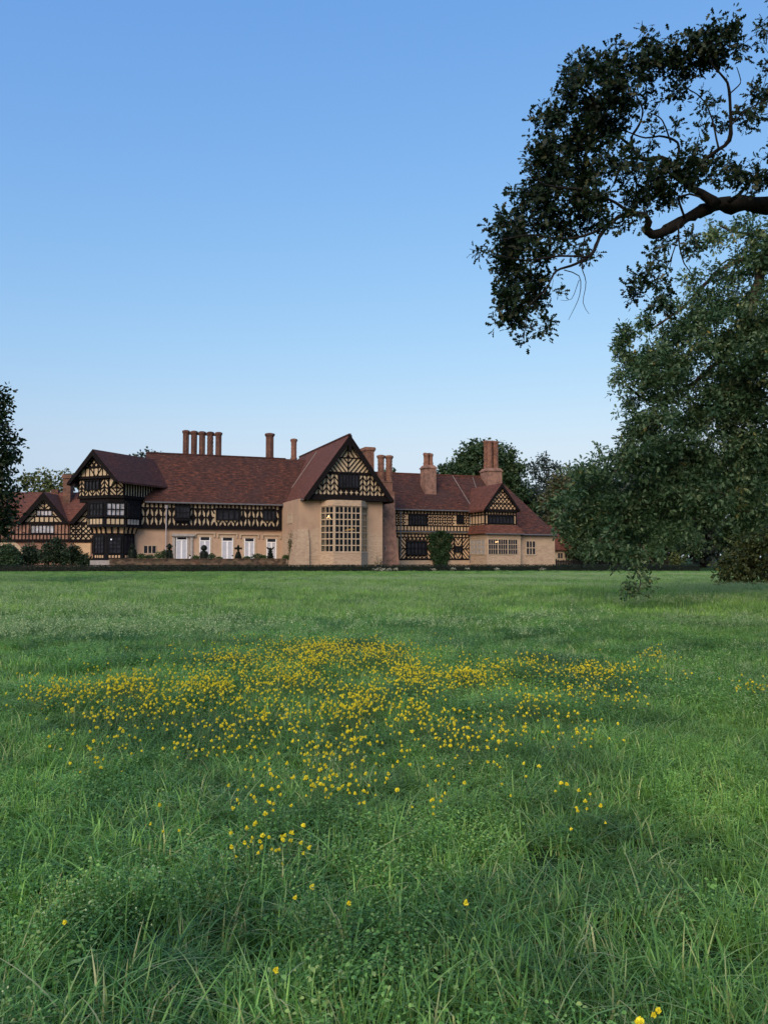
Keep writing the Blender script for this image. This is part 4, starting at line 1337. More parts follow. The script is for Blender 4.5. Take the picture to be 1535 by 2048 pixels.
xs = sorted(set([-2500, -900, -350, -150, -90] + list(range(-60, 61, 2)) + [90, 150, 350, 900, 2500]))
ys = sorted(set([-2500, -600, -150, -40, -12] + [-4 + i * .8 for i in range(30)] + list(range(20, 92, 2)) + [100, 130, 170, 260, 500, 1200, 4000]))
vs = [(x, y, gz(x, y)) for y in ys for x in xs]; nx_ = len(xs)
fs = [(j * nx_ + i, j * nx_ + i + 1, (j + 1) * nx_ + i + 1, (j + 1) * nx_ + i) for j in range(len(ys) - 1) for i in range(nx_ - 1)]
tag(mesh_obj('ground', vs, fs, m, smooth=True), kind='structure')

# terrace in front of the left wing and its rubble parapet
vT = -5.2
tL, tR = H.u(150, vT), uG0 - .62
mb = MB(lambda u, v, w: H.P(u, v, w)); mb.box(H.u(221, vT), tR, vT + .42, -.01, 0.0, WT)
tag(mb.build('terrace', MAT['stone_grey']), kind='structure')
tw = empty('terrace_wall', H.P(tL, vT, 0), H.a)
tag(tw, 'low dark rubble wall in front of the row of white glass doors', 'garden wall')
Lt = tR - .1 - tL
wt0 = H.uw(400, 1119.0, vT)[1]
k0 = H.u(222, vT) - tL
mb = MB(); mb.box(k0, Lt, 0, .4, 0, wt0); mb.build('wall_face', MAT['rubble'], tw)
mb = MB(); mb.box(k0 - .05, Lt + .03, -.06, .46, wt0, wt0 + .10); mb.build('coping', MAT['rubble'], tw)
st = empty('garden_steps', H.P(H.u(183, vT), vT, 0), H.a)
tag(st, 'pale stone steps below the dark octagonal tower', 'steps')
sw = H.u(221, vT) - H.u(180, vT)
for i in range(4):
    mb = MB(); mb.box(0, sw, -.3 + .25 * i, -.3 + .25 * (i + 1) + (.2 if i == 3 else 0), 0, .3 * (i + 1)); mb.build('step', MAT['stone_grey'], st)

# wooden fence right of the manor
fe = empty('fence', at(1111, 1130, 106) * 1.0, R(4)); fe.location.z = 0
tag(fe, 'low dark wooden fence beside the right end of the manor', 'fence')
mb = MB()
for i in range(44):
    h = 1.15 + .05 * math.sin(i * 2.1); mb.box(i * .22, i * .22 + .19, 0, .03, .05, h)
mb.build('boards', MAT['darkwood'], fe)
mb = MB()
for z in (.3, .9): mb.box(0, 9.7, .032, .08, z, z + .09)
mb.build('rail', MAT['darkwood'], fe)
for i in range(5):
    mb = MB(); mb.box(i * 2.4, i * 2.4 + .12, .082, .2, 0, 1.3); mb.build('post', MAT['darkwood'], fe)

# ================================================================= FOLIAGE TOOLS
OAK = np.array([(0, 0), (.05, .16), (.21, .26), (.07, .36), (.31, .54), (.10, .62), (.24, .82), (0, 1), (-.24, .82), (-.10, .62), (-.31, .54), (-.07, .36), (-.21, .26), (-.05, .16)], float)
OVAL = np.array([(0, 0), (.30, .35), (.24, .75), (0, 1), (-.24, .75), (-.30, .35)], float)
SPRAY = np.array([(0, 0), (.16, .22), (.46, .30), (.26, .52), (.44, .80), (.08, .74), (-.06, 1.0), (-.22, .72), (-.48, .66), (-.24, .44), (-.40, .16), (-.12, .16)], float)


def unit(a): return a / np.maximum(1e-9, np.linalg.norm(a, axis=1, keepdims=True))


def leaf_mesh(name, pos, dirs, size, mat, shape=OAK, up_bias=.8, fold=.35, parent=None, rnd=None, shade=None):
    """one mesh of single leaves: pos and growth direction per leaf"""
    n = len(pos); k = len(shape)
    d = unit(dirs)
    rv = RNG.normal(size=(n, 3)); rv[:, 2] += up_bias
    s = unit(np.cross(d, rv)); nn_ = np.cross(s, d)
    size = np.broadcast_to(np.asarray(size, float), (n,))
    X = shape[:, 0][None, :, None]; Y = shape[:, 1][None, :, None]
    V_ = pos[:, None, :] + size[:, None, None] * (s[:, None, :] * X + d[:, None, :] * Y + nn_[:, None, :] * (np.abs(X) * fold - .18 * Y * Y))
    V_ = V_.reshape(-1, 3).astype(np.float32)
    me = bpy.data.meshes.new(name)
    me.vertices.add(n * k); me.vertices.foreach_set('co', V_.ravel())
    me.loops.add(n * k); me.loops.foreach_set('vertex_index', np.arange(n * k, dtype=np.int32))
    me.polygons.add(n); me.polygons.foreach_set('loop_start', np.arange(0, n * k, k, dtype=np.int32))
    me.polygons.foreach_set('loop_total', np.full(n, k, dtype=np.int32))
    me.update(calc_edges=True)
    at_ = me.attributes.new('rnd', 'FLOAT', 'POINT')
    r = RNG.random(n) if rnd is None else rnd
    at_.data.foreach_set('value', np.repeat(r, k).astype(np.float32))
    me.materials.append(mat)
    o = bpy.data.objects.new(name, me); COL.objects.link(o)
    if parent is not None: o.parent = parent
    return o


class Tubes:
    def __init__(self): self.v = []; self.f = []

    def add(self, pts, rad, sides=6):
        pts = np.asarray(pts, float); n = len(pts)
        t = np.gradient(pts, axis=0); t = unit(t)
        ref = np.array([0.31, 0.17, 0.93]); base = len(self.v)
        for i in range(n):
            a = np.cross(t[i], ref); la = np.linalg.norm(a)
            a = np.array([1., 0, 0]) if la < 1e-3 else a / la
            b = np.cross(t[i], a)
            g_ = 1 + (.10 * math.sin(i * .9) + .07 * math.sin(i * 2.3 + 1)) * (rad[i] > .03)
            for j in range(sides):
                q = 2 * math.pi * j / sides
                k_ = g_ * (1 + (RNG.normal() * .07 if rad[i] > .03 else 0))
                self.v.append(tuple(pts[i] + rad[i] * k_ * (a * math.cos(q) + b * math.sin(q))))
        for i in range(n - 1):
            for j in range(sides):
                p = base + i * sides + j; p2 = base + i * sides + (j + 1) % sides
                self.f.append((p, p2, p2 + sides, p + sides))
        self.f.append(tuple(base + j for j in range(sides))[::-1]); self.f.append(tuple(base + (n - 1) * sides + j for j in range(sides)))

    def build(self, name, mat, parent=None):
        return mesh_obj(name, self.v, self.f, mat, parent, True)


def smooth_path(pts, step=.12, wob=0.0):
    """Catmull-Rom through the given points (last column: radius)"""
    P = np.asarray(pts, float); P = np.vstack([2 * P[0] - P[1], P, 2 * P[-1] - P[-2]]); out = []
    for i in range(1, len(P) - 2):
        L = np.linalg.norm(P[i + 1, :3] - P[i, :3]); m_ = max(2, int(L / step))
        for k in range(m_):
            t = k / m_
            out.append(.5 * ((2 * P[i]) + (-P[i - 1] + P[i + 1]) * t + (2 * P[i - 1] - 5 * P[i] + 4 * P[i + 1] - P[i + 2]) * t * t + (-P[i - 1] + 3 * P[i] - 3 * P[i + 1] + P[i + 2]) * t ** 3))
    out.append(P[-2]); out = np.array(out)
    if wob: out[:, :3] += RNG.normal(size=(len(out), 3)) * wob * out[:, 3:4]
    out[:, 3] = np.maximum(out[:, 3], .003)
    return out


def attach(tubes, nodes, targets, tip=.0045, sag=.10, kink=.10, sides=4):
    """join every cluster point to the nearest wood, nearest first, so twigs fork from twigs"""
    nodes = [np.asarray(p, float) for p in nodes]
    A_ = np.zeros((len(nodes) + len(targets) * 6, 3)); A_[:len(nodes)] = nodes; cnt = len(nodes)
    d0 = np.array([np.min(np.linalg.norm(A_[:cnt] - t, axis=1)) for t in targets])
    for i in np.argsort(d0):
        t = targets[i]
        j = int(np.argmin(np.linalg.norm(A_[:cnt] - t, axis=1))); s = A_[j].copy(); L = np.linalg.norm(t - s)
        if L < .03: continue
        k = np.linspace(0, 1, 6)[:, None]; P = s + (t - s) * k
        off = RNG.normal(size=3) * L * kink; off[2] += L * sag
        P += np.sin(k * math.pi) * off + RNG.normal(size=P.shape) * L * .03 * np.sin(k * math.pi)
        r = tip + (.0085 * L) * (1 - k[:, 0])
        tubes.add(P, np.minimum(r, .035), sides)
        A_[cnt:cnt + 5] = P[1:]; cnt += 5


def blob_points(blobs, Yc, to_world=True, flat=1.0):
    """cluster centres inside ellipsoids given as photo position, radii and number; real depth round Yc"""
    out = []
    for (px, py, rx, ry, n, *dy) in blobs:
        c = np.array(at(px, py, Yc + (dy[0] if dy else 0))); sc = c[1] / F
        rz = .5 * (rx + ry) * sc * flat
        n = int(n)
        g = unit(RNG.normal(size=(n, 3))) * (RNG.random((n, 1)) ** (1 / 2.2))
        out.append(c + g * np.array([rx * sc, rz, ry * sc]))
    return np.vstack(out)


def cluster_leaves(cent, per, spread, out_from=None):
    """leaf origins and directions: rosettes of leaves round each twig tip"""
    n = len(cent)
    p = np.repeat(cent, per, axis=0)
    d = RNG.normal(size=(n * per, 3)); d[:, 2] += .15
    d = unit(d)
    p = p + d * (RNG.random((n * per, 1)) ** .7) * spread * RNG.choice([.5, .8, 1.0, 1.3], size=(n * per, 1))
    dd = unit(d + RNG.normal(size=d.shape) * .35 + np.array([0, 0, -.15]))
    return p, dd


MAT['leaf_oak'] = make_leaf('oak leaves painted in shade', [(0, (.005, .014, .006)), (.5, (.009, .023, .009)), (.88, (.015, .034, .012)), (.98, (.042, .046, .014))], .16)  # backlit crown's darkness is put into the leaf colours
MAT['leaf_oak2'] = make_leaf('grey green oak leaves', [(0, (.012, .034, .016)), (.35, (.032, .078, .034)), (.62, (.085, .152, .072)), (.84, (.18, .24, .13)), (.93, (.22, .23, .08)), (1, (.30, .24, .06))], .2)  # lit and shaded leaf tones put into the stops, plus yellowish leaves
MAT['leaf_far'] = make_leaf('far dark leaves', [(0, (.018, .042, .022)), (.5, (.034, .070, .032)), (.9, (.062, .105, .042)), (1, (.10, .12, .045))], .18)
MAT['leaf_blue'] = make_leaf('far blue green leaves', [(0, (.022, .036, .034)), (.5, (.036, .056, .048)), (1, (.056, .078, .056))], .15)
MAT['leaf_pale'] = make_leaf('pale dry green leaves', [(0, (.05, .062, .035)), (.5, (.082, .092, .048)), (.85, (.12, .115, .055)), (1, (.16, .125, .06))], .2)
MAT['leaf_yellow'] = make_leaf('yellow green leaves', [(0, (.035, .055, .018)), (.5, (.075, .098, .028)), (1, (.14, .15, .04))], .25)
MAT['leaf_yew'] = make_leaf('very dark clipped yew', [(0, (.005, .012, .008)), (.6, (.009, .019, .011)), (1, (.016, .028, .014))], .05)
MAT['leaf_bush'] = make_leaf('dark bush leaves', [(0, (.008, .020, .010)), (.6, (.016, .034, .016)), (1, (.032, .056, .024))], .08)
MAT['leaf_ivy'] = make_leaf('dark ivy leaves', [(0, (.010, .030, .012)), (.6, (.020, .052, .018)), (1, (.040, .085, .030))], .1)
MAT['leaf_bronze'] = make_leaf('bronze green leaves', [(0, (.028, .042, .014)), (.5, (.066, .086, .026)), (.9, (.125, .135, .04)), (1, (.18, .15, .045))], .2)
MAT['leaf_fresh'] = make_leaf('fresh green leaves', [(0, (.025, .055, .020)), (.5, (.045, .090, .030)), (1, (.08, .14, .045))], .25)

MAT['white_bloom'] = make_leaf('pale blooms', [(0, (.42, .40, .33)), (1, (.62, .60, .52))], .2)

# ================================================================= THE OAK LIMB REACHING IN FROM THE RIGHT
z6 = lambda x, y: (930 + x / 2.5372, y / 2.5372)
YO = 15.0
oak = empty('oak_tree', (13.5, 16.5, 0))
tag(oak, 'big oak whose thick dark bare limb and leaves hang against the blue sky, upper right', 'tree')
oloc = np.array((13.5, 16.5, 0))


def limb(pts, dy0=0.0, dy1=0.0):
    """photo points with radius in photo pixels -> world path with radius in metres"""
    out = []
    n = len(pts)
    for i, (x, y, r) in enumerate(pts):
        Y = YO + dy0 + (dy1 - dy0) * i / max(1, n - 1)
        p = at(x, y, Y); out.append((p.x - oloc[0], p.y - oloc[1], p.z, r * Y / F))
    return out


oak_w = Tubes(); nodes = []
trunk = smooth_path([(0, 0, -.3, .85), (-.05, 0, .6, .62), (.1, -.1, 2.5, .52), (-.1, 0, 5.0, .50), (-.4, .1, 6.8, .46), (-.2, .2, 9.0, .34), (.3, .3, 12, .20), (.2, .5, 14.5, .08)], .25)
oak_w.add(trunk[:, :3], trunk[:, 3], 14)
L0 = [(-.3, .1, 6.6, .36), (-1.6, -.1, 7.6, .27)] + limb([(1640, 418, 24), (1580, 413, 20), (1535, 412, 17.5), (1490, 408, 17), (1442, 410, 16), (1412, 416, 13.5), (1383, 430, 12), (1356, 446, 11.5), (1326, 463, 11.5), (1302, 468, 9), (1291, 457, 8), (1297, 443, 7), (1288, 430, 6), (1262, 428, 5.5), (1237, 434, 5), (1214, 452, 4.6), (1198, 474, 4.2), (1182, 508, 3.6), (1150, 528, 3), (1112, 542, 2.4), (1098, 566, 2), (1086, 590, 1.5)], 1.2, -1.2)
PATHS = [L0,
         limb([(1430, 408, 12), (1415, 397, 10), (1391, 382, 8.5), (1375, 372, 7), (1360, 352, 6), (1340, 326, 5.5), (1322, 315, 5), (1297, 320, 4.6), (1277, 314, 4.2), (1264, 298, 3.8), (1262, 274, 3.2), (1277, 250, 2.6), (1284, 220, 2), (1270, 190, 1.5)], .3, .8),
         limb([(1380, 376, 6), (1392, 345, 4.8), (1408, 318, 4.6), (1434, 300, 4.6), (1457, 281, 4.4), (1460, 254, 4.2), (1460, 221, 4.0), (1457, 189, 3.6), (1453, 165, 3.0), (1438, 146, 2.4), (1418, 120, 1.8), (1420, 80, 1.2)], .3, -.8),
         limb([(1350, 350, 3.5), (1354, 325, 3.2), (1356, 293, 2.8), (1347, 280, 2.6), (1317, 272, 2.2), (1290, 276, 1.8), (1250, 262, 1.4)], .5, 1.4),
         limb([(1340, 285, 2), (1330, 255, 1.8), (1318, 235, 1.5), (1296, 225, 1.2)], .9, 1.6),
         limb([(1436, 298, 2.5), (1420, 230, 1.6), (1400, 195, 1.4), (1370, 175, 1.1)], -.2, .6),
         limb([(1266, 298, 3.4), (1235, 270, 2.8), (1200, 240, 2.4), (1180, 190, 2), (1150, 170, 1.5)], .8, -.3),
         limb([(1240, 270, 2.2), (1180, 300, 2), (1120, 290, 1.6), (1080, 270, 1.2)], .6, -.8),
         limb([(1262, 428, 4), (1220, 400, 3), (1160, 380, 2.6), (1090, 370, 2), (1060, 350, 1.3)], -.4, -1.3),
         limb([(1214, 450, 3.6), (1172, 470, 3), (1120, 478, 2.4), (1060, 470, 2), (1000, 480, 1.3)], -.5, -1.0),
         limb([(1175, 514, 2.5), (1120, 512, 2.2), (1050, 520, 1.7), (990, 510, 1.1)], -1, -1.4),
         limb([(1090, 580, 1.7), (1060, 610, 1.4), (1050, 650, 1.0), (1047, 680, .7)], -1.1, -1.3),
         limb([(1368, 436, 3), (1356, 400, 2.8), (1360, 395, 2.6), (1378, 388, 2.3), (1400, 395, 1.9)], .3, -.3),
         limb([(1460, 252, 2), (1478, 232, 1.6), (1500, 215, 1.4), (1530, 200, 1.2)], -.5, -.2),
         limb([(1455, 190, 1.6), (1475, 172, 1.4), (1480, 160, 1.2), (1472, 134, .9)], -.6, -.6),
         limb([(1457, 404, 5), (1480, 385, 3.6), (1500, 360, 2.6), (1520, 340, 1.8)], .2, .4),
         # bare hanging twigs
         limb([(1170, 465, 1.6), (1162, 528, 1.2), (1171, 564, .9), (1165, 605, .7), (1177, 628, .4)], -1, -1),
         limb([(1127, 540, 1.2), (1157, 552, 1), (1158, 591, .8), (1136, 640, .4)], -1.2, -1.3),
         limb([(1157, 560, .8), (1142, 598, .6), (1120, 600, .3)], -1.2, -1.3),
         limb([(1355, 448, 2.2), (1358, 492, 1.8), (1367, 527, 1.4), (1384, 552, .9), (1383, 580, .5)], .1, .2),
         limb([(1356, 470, 1.5), (1344, 508, 1.3), (1330, 535, 1.1), (1300, 555, .9), (1270, 585, .7)], .1, -.2),
         limb([(1344, 508, 1), (1339, 533, .8), (1331, 568, .5)], .1, .1)]
for p in PATHS:
    q = smooth_path(p, .10, .10); q[:, 3] *= .92
    sd = 12 if q[0, 3] > .08 else 6
    oak_w.add(q[:, :3], q[:, 3], sd)
    nodes += [x[:3] for x in q[::2]]
OB = [(560, 380, 95, 80, 60), (530, 460, 70, 60, 30), (680, 330, 100, 70, 60), (820, 340, 110, 80, 70), (950, 330, 100, 80, 55), (1080, 290, 110, 90, 75), (1260, 212, 104, 84, 85), (1180, 330, 120, 90, 60), (920, 222, 44, 42, 22), (1400, 280, 55, 45, 16), (1150, 195, 46, 40, 16), (1335, 168, 52, 46, 20),
      (450, 620, 110, 80, 70), (620, 560, 120, 90, 90), (760, 480, 110, 90, 80), (400, 760, 110, 100, 80), (560, 720, 120, 110, 110), (700, 650, 110, 90, 80), (840, 560, 80, 90, 30),
      (420, 880, 120, 110, 90), (600, 880, 130, 110, 110), (750, 800, 90, 90, 50), (300, 1030, 90, 80, 55), (430, 1020, 120, 90, 90), (620, 1030, 130, 90, 90), (220, 1110, 60, 60, 20), (125, 1160, 45, 35, 9), (90, 1290, 38, 22, 7), (150, 1250, 40, 30, 8),
      (300, 1180, 140, 90, 95), (480, 1150, 120, 80, 75), (660, 1090, 90, 60, 32), (230, 1280, 110, 80, 70), (400, 1260, 110, 60, 50), (540, 1260, 60, 35, 14), (645, 1310, 45, 24, 10),
      (220, 1400, 90, 80, 55), (330, 1400, 80, 80, 45), (200, 1520, 80, 80, 50), (320, 1520, 90, 80, 50), (258, 1622, 92, 60, 52), (390, 1640, 60, 60, 18), (308, 1712, 30, 24, 10), (445, 1460, 30, 32, 8),
      (850, 880, 110, 60, 40), (960, 890, 100, 70, 42), (1080, 870, 110, 70, 48), (870, 990, 120, 70, 50), (1000, 990, 100, 60, 40), (1150, 850, 90, 55, 32), (1250, 850, 90, 50, 26), (1340, 880, 80, 55, 22), (1440, 900, 90, 65, 36), (1500, 940, 70, 50, 26), (820, 1120, 90, 45, 18), (1030, 970, 60, 50, 18), (720, 1130, 60, 40, 12),
      (960, 500, 80, 70, 16), (1080, 470, 60, 50, 14), (1180, 550, 70, 50, 13), (1280, 620, 55, 45, 11), (930, 640, 60, 50, 9), (1080, 600, 70, 45, 8), (1200, 640, 50, 45, 8), (1120, 740, 50, 35, 6), (930, 745, 45, 25, 6), (1180, 770, 45, 35, 7), (1090, 400, 70, 40, 14),
      (1500, 470, 60, 50, 18), (1430, 580, 60, 55, 15), (1520, 560, 50, 50, 14), (1410, 650, 35, 30, 6), (1535, 320, 22, 40, 8), (1440, 395, 36, 20, 5),
      (1000, 1230, 65, 32, 12), (960, 1330, 65, 55, 19), (900, 1430, 75, 55, 22), (855, 1520, 50, 45, 16), (1000, 1480, 55, 50, 11), (1140, 1210, 45, 40, 12), (1150, 1270, 26, 36, 7), (1000, 1560, 55, 45, 12), (1200, 1180, 36, 26, 5),
      (1620, 300, 120, 250, 60), (1650, 700, 120, 200, 60), (1800, 500, 200, 400, 120), (2000, 300, 250, 400, 140), (2200, 700, 250, 400, 140), (1700, 60, 200, 200, 80), (2000, -200, 300, 200, 120)]
oblob = [(*z6(a, b), max(5, c / 2.5372 - 7), max(4, d / 2.5372 - 6), n * .185, random.uniform(-.7, .7)) for a, b, c, d, n in OB]
oc_c = blob_points(oblob, YO, flat=1.5) - oloc
oc_pts = np.repeat(oc_c, 4, axis=0) + RNG.normal(size=(len(oc_c) * 4, 3)) * .085
bare_tw = blob_points([(a, b, c * 1.08, d * 1.08, n * .35, e) for a, b, c, d, n, e in oblob], YO, flat=1.5) - oloc
attach(oak_w, nodes + [x[:3] for x in trunk[8:]], np.vstack([oc_pts, bare_tw]), .0028)
oak_w.build('trunk', MAT['bark'], oak)
p, d = cluster_leaves(oc_pts, 9, .12)
leaf_mesh('crown', p, d, RNG.uniform(.075, .165, len(p)), MAT['leaf_oak'], OAK, .6, parent=oak)

# ================================================================= SECOND OAK, SWEEPING DOWN TO THE GRASS
YB2 = 24.0
ob_loc = np.array((15.0, 27.0, 0))
oak2 = empty('oak_tree', tuple(ob_loc))
tag(oak2, 'spreading lit oak at the right with branches drooping down to the grass', 'tree')
w2 = Tubes()
tr2 = smooth_path([(0, 0, -.3, .9), (0, 0, .8, .62), (-.1, .1, 3, .55), (-.4, 0, 5.5, .48), (-.2, -.2, 8, .34), (.4, 0, 10.5, .2), (.5, .3, 12.5, .07)], .3)
w2.add(tr2[:, :3], tr2[:, 3], 12)
def limb2(pts, Y0, Y1):
    out = []
    for i, (x, y, r) in enumerate(pts):
        Y = Y0 + (Y1 - Y0) * i / max(1, len(pts) - 1); Y += 1.3 * min(1, r / 3); p = at(x, y, Y); out.append((p.x - ob_loc[0], p.y - ob_loc[1], p.z, r * Y / F))
    return out
n2 = [x[:3] for x in tr2[6:]]
for pp in ([(-.3, 0, 6.5, .3)] + limb2([(1620, 560, 14), (1560, 480, 13)], 26, 25) + limb2([(1535, 497, 13), (1520, 545, 12), (1506, 600, 10), (1500, 632, 6), (1480, 690, 3)], 22.5, 22),
           [(-.3, 0, 6.0, .24)] + limb2([(1640, 640, 10), (1540, 640, 8), (1460, 700, 6), (1380, 770, 4.5), (1300, 800, 3.5), (1250, 770, 2)], 26, 23),
           [(-.3, 0, 5.0, .22)] + limb2([(1600, 760, 9), (1500, 780, 7), (1400, 850, 5.5), (1310, 905, 4.5), (1245, 935, 3.5), (1170, 985, 2.5), (1110, 1035, 1.5)], 26, 23),
           [(-.2, 0, 7.5, .2)] + limb2([(1600, 520, 8), (1520, 510, 6), (1440, 540, 4.5), (1370, 610, 3.2), (1300, 660, 2)], 26, 23.5),
           [(-.2, 0, 3.8, .2)] + limb2([(1600, 880, 8), (1500, 900, 6.5), (1400, 960, 5), (1320, 1010, 3.5), (1285, 1070, 2.4), (1272, 1120, 1.8), (1280, 1165, 1.2), (1262, 1195, .7)], 26, 22),
           limb2([(1400, 960, 4), (1330, 1000, 3), (1250, 1040, 2.4), (1190, 1085, 1.6)], 24, 22.6),
           limb2([(1283, 1090, 1.8), (1300, 1120, 1.5), (1320, 1130, 1), (1335, 1120, .6)], 22.2, 21.5),
           limb2([(1530, 470, 5), (1490, 468, 3.6), (1462, 462, 2.6), (1440, 452, 1.5)], 23, 22.5)):
    q = smooth_path(pp, .16, .06); w2.add(q[:, :3], q[:, 3], 8); n2 += [x[:3] for x in q[::2]]
BB = [(1305, 705, 34, 42), (1352, 660, 50, 50), (1418, 605, 60, 62), (1475, 560, 58, 62), (1520, 500, 60, 70), (1450, 470, 50, 36), (1300, 760, 70, 80), (1280, 735, 24, 50), (1380, 720, 95, 90), (1470, 680, 95, 90), (1545, 640, 90, 110), (1310, 860, 70, 80), (1285, 850, 28, 42), (1400, 830, 95, 90), (1490, 800, 95, 90), (1570, 780, 90, 110),
      (1248, 928, 62, 44), (1320, 940, 100, 75), (1420, 930, 100, 85), (1520, 910, 95, 95), (1190, 957, 48, 38), (1160, 1002, 40, 38), (1220, 1005, 80, 55), (1310, 1030, 80, 55), (1168, 1052, 36, 32), (1200, 1082, 36, 28), (1250, 1070, 60, 46), (1142, 1032, 18, 22), (1258, 742, 12, 10), (1268, 800, 10, 14), (1235, 910, 16, 10), (1165, 955, 14, 8), (1122, 1000, 10, 9), (1128, 1060, 12, 8), (1190, 930, 14, 8),  (1410, 1010, 75, 50), (1500, 1010, 75, 55), (1345, 1070, 30, 30)]
bl = [(a, b, rx * .92, ry * .92, rx * ry * .026, random.uniform(-1.2, 1.2)) for a, b, rx, ry in BB]
hang = [(1258, 668, 24, 22, 20, -.5), (1240, 700, 14, 26, 14, -.5), (1290, 645, 24, 14, 14, -.5), (1262, 715, 16, 16, 10, -.5), (1330, 610, 26, 16, 12, -.5), (1380, 560, 26, 18, 12, -.5), (1225, 1105, 26, 14, 16, -1), (1270, 1112, 24, 14, 16, -2), (1278, 1138, 8, 9, 5, -2.2), (1294, 1158, 4, 7, 2, -2.2), (1262, 1165, 5, 5, 2, -2.2), (1250, 1184, 5, 3, 3, -2.2), (1276, 1186, 4, 3, 3, -2.2), (1297, 1172, 3, 3, 2, -2.2), (1322, 1112, 10, 8, 5, -2.2)]
bl += [(1700, 650, 130, 260, 260, 2), (1850, 800, 200, 300, 300, 3), (1700, 950, 150, 120, 120, 2), (1500, 700, 160, 180, 300, 4), (1400, 900, 160, 120, 220, 4), (1950, 500, 200, 250, 200, 4), (1750, 350, 150, 120, 120, 3)]
cc = blob_points([(a, b_, c_, d_, max(2, n_ / 7), *r_) for a, b_, c_, d_, n_, *r_ in bl], YB2, flat=1.25) - ob_loc
c2 = np.repeat(cc, 7, axis=0) + RNG.normal(size=(len(cc) * 7, 3)) * np.array((.26, .26, .13)) * RNG.uniform(.5, 1.3, (len(cc) * 7, 1))
h3 = blob_points(hang, YB2, flat=1.0) - ob_loc
spray_rnd = np.concatenate([np.repeat(RNG.random(len(cc)), 7), RNG.random(len(h3))]); c2 = np.vstack([c2, h3])
attach(w2, n2, np.vstack([c2[RNG.random(len(c2)) < .35], h3]), .004)
w2.build('trunk', MAT['bark_pale'], oak2)
p, d = cluster_leaves(c2, 18, .20)
leaf_mesh('crown', p, d, RNG.uniform(.095, .175, len(p)), MAT['leaf_oak2'], OAK, 1.4, parent=oak2, rnd=np.clip(np.repeat(spray_rnd * .35 + RNG.random(len(c2)) * .3, 18) + RNG.random(len(p)) * .42, 0, 1))


# ================================================================= OTHER TREES
def tree(label, base_px, Y, lobes, mat, leaf=.42, per=11, dens=.05, spread=.8, shape=SPRAY, base_u=None, name='tree', group=None, cat='tree', trunk_r=.35, bark='bark', flat=1.0):
    """a tree with its own trunk, limbs and a crown of leaf sprays; lobes in photo pixels at distance Y"""
    b_ = at(base_px, 1125, Y); root = empty(name, (b_.x, b_.y, 0)); loc = np.array((b_.x, b_.y, 0))
    tag(root, label, cat, group)
    bl = [(x, y, r * 1.0, r * .92, max(10, (r * Y / F) ** 2 * math.pi * dens * 30), random.uniform(-.6, .6) * r * Y / F) for x, y, r in lobes]
    c = blob_points(bl, Y, flat=flat) - loc
    top = c[:, 2].max()
    w = Tubes()
    tx = float(np.mean(c[:, 0])); ty = float(np.mean(c[:, 1]))
    q = smooth_path([(0, 0, -.2, trunk_r * 1.5), (0, 0, top * .12, trunk_r), (tx * .3, ty * .3, top * .4, trunk_r * .8), (tx * .7, ty * .7, top * .7, trunk_r * .5), (tx, ty, top * .92, trunk_r * .12)], top / 24)
    w.add(q[:, :3], q[:, 3], 8)
    nd = [x[:3] for x in q[len(q) // 3:]]
    for (x, y, r) in lobes:
        e = np.array(at(x, y, Y)) - loc; s = q[int(len(q) * random.uniform(.35, .75))]
        m_ = (s[:3] + e) / 2 + np.array((0, 0, -.08 * np.linalg.norm(e - s[:3])))
        g = smooth_path([(*s[:3], s[3] * .6), (*m_, s[3] * .4), (*e, .03)], top / 20, .1); w.add(g[:, :3], g[:, 3], 5); nd += [k[:3] for k in g]
    sub = c[RNG.random(len(c)) < min(1, 180 / len(c))]
    attach(w, nd, sub, .01, sides=3)
    w.build('trunk', MAT[bark], root)
    p, d = cluster_leaves(c, per, spread)
    rn = np.clip(np.repeat(RNG.random(len(c)), per) * .6 + RNG.random(len(p)) * .45, 0, 1)
    leaf_mesh('crown', p, d, RNG.uniform(.65, 1.25, len(p)) * leaf, mat, shape, 1.0, parent=root, rnd=rn)
    return root


tree('dark tree whose rounded crown edges in at the left edge of the picture', -75, 45,
     [(-2, 795, 26), (10, 812, 18), (-10, 850, 30), (12, 885, 28), (26, 910, 20), (6, 930, 36), (8, 975, 32), (2, 1015, 30), (-5, 1050, 34), (15, 1030, 16), (-50, 840, 55), (-60, 930, 70), (-110, 800, 70), (-140, 930, 80), (-80, 1020, 60), (-40, 1050, 40)], MAT['leaf_oak'], .24, 14, .40, .45, OVAL, trunk_r=.5)
tree('yellow green tree behind the brick side building', 80, 140, [(60, 965, 24), (92, 957, 22), (125, 957, 20), (48, 985, 20), (110, 985, 30), (145, 975, 24), (80, 990, 26)], MAT['leaf_yellow'], .55, 10, .06, .9)
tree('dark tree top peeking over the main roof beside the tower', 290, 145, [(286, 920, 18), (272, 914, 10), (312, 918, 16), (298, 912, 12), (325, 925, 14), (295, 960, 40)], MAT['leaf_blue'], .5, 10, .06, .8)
tree('small dark crown seen between the paired chimney flues', 785, 140, [(778, 945, 16), (786, 962, 22), (770, 970, 20), (790, 990, 30)], MAT['leaf_far'], .5, 10, .06, .8)
tree('tall dark green tree behind the right roof and its twin chimneys', 950, 138, [(945, 905, 24), (932, 925, 28), (965, 905, 28), (1000, 915, 30), (1020, 945, 30), (905, 945, 24), (880, 950, 20), (940, 955, 36), (985, 960, 40), (1030, 985, 32), (1000, 1010, 44), (950, 1000, 44), (868, 975, 20), (1045, 1020, 30), (1010, 1050, 40)], MAT['leaf_far'], .5, 13, .16, .9, trunk_r=.5)
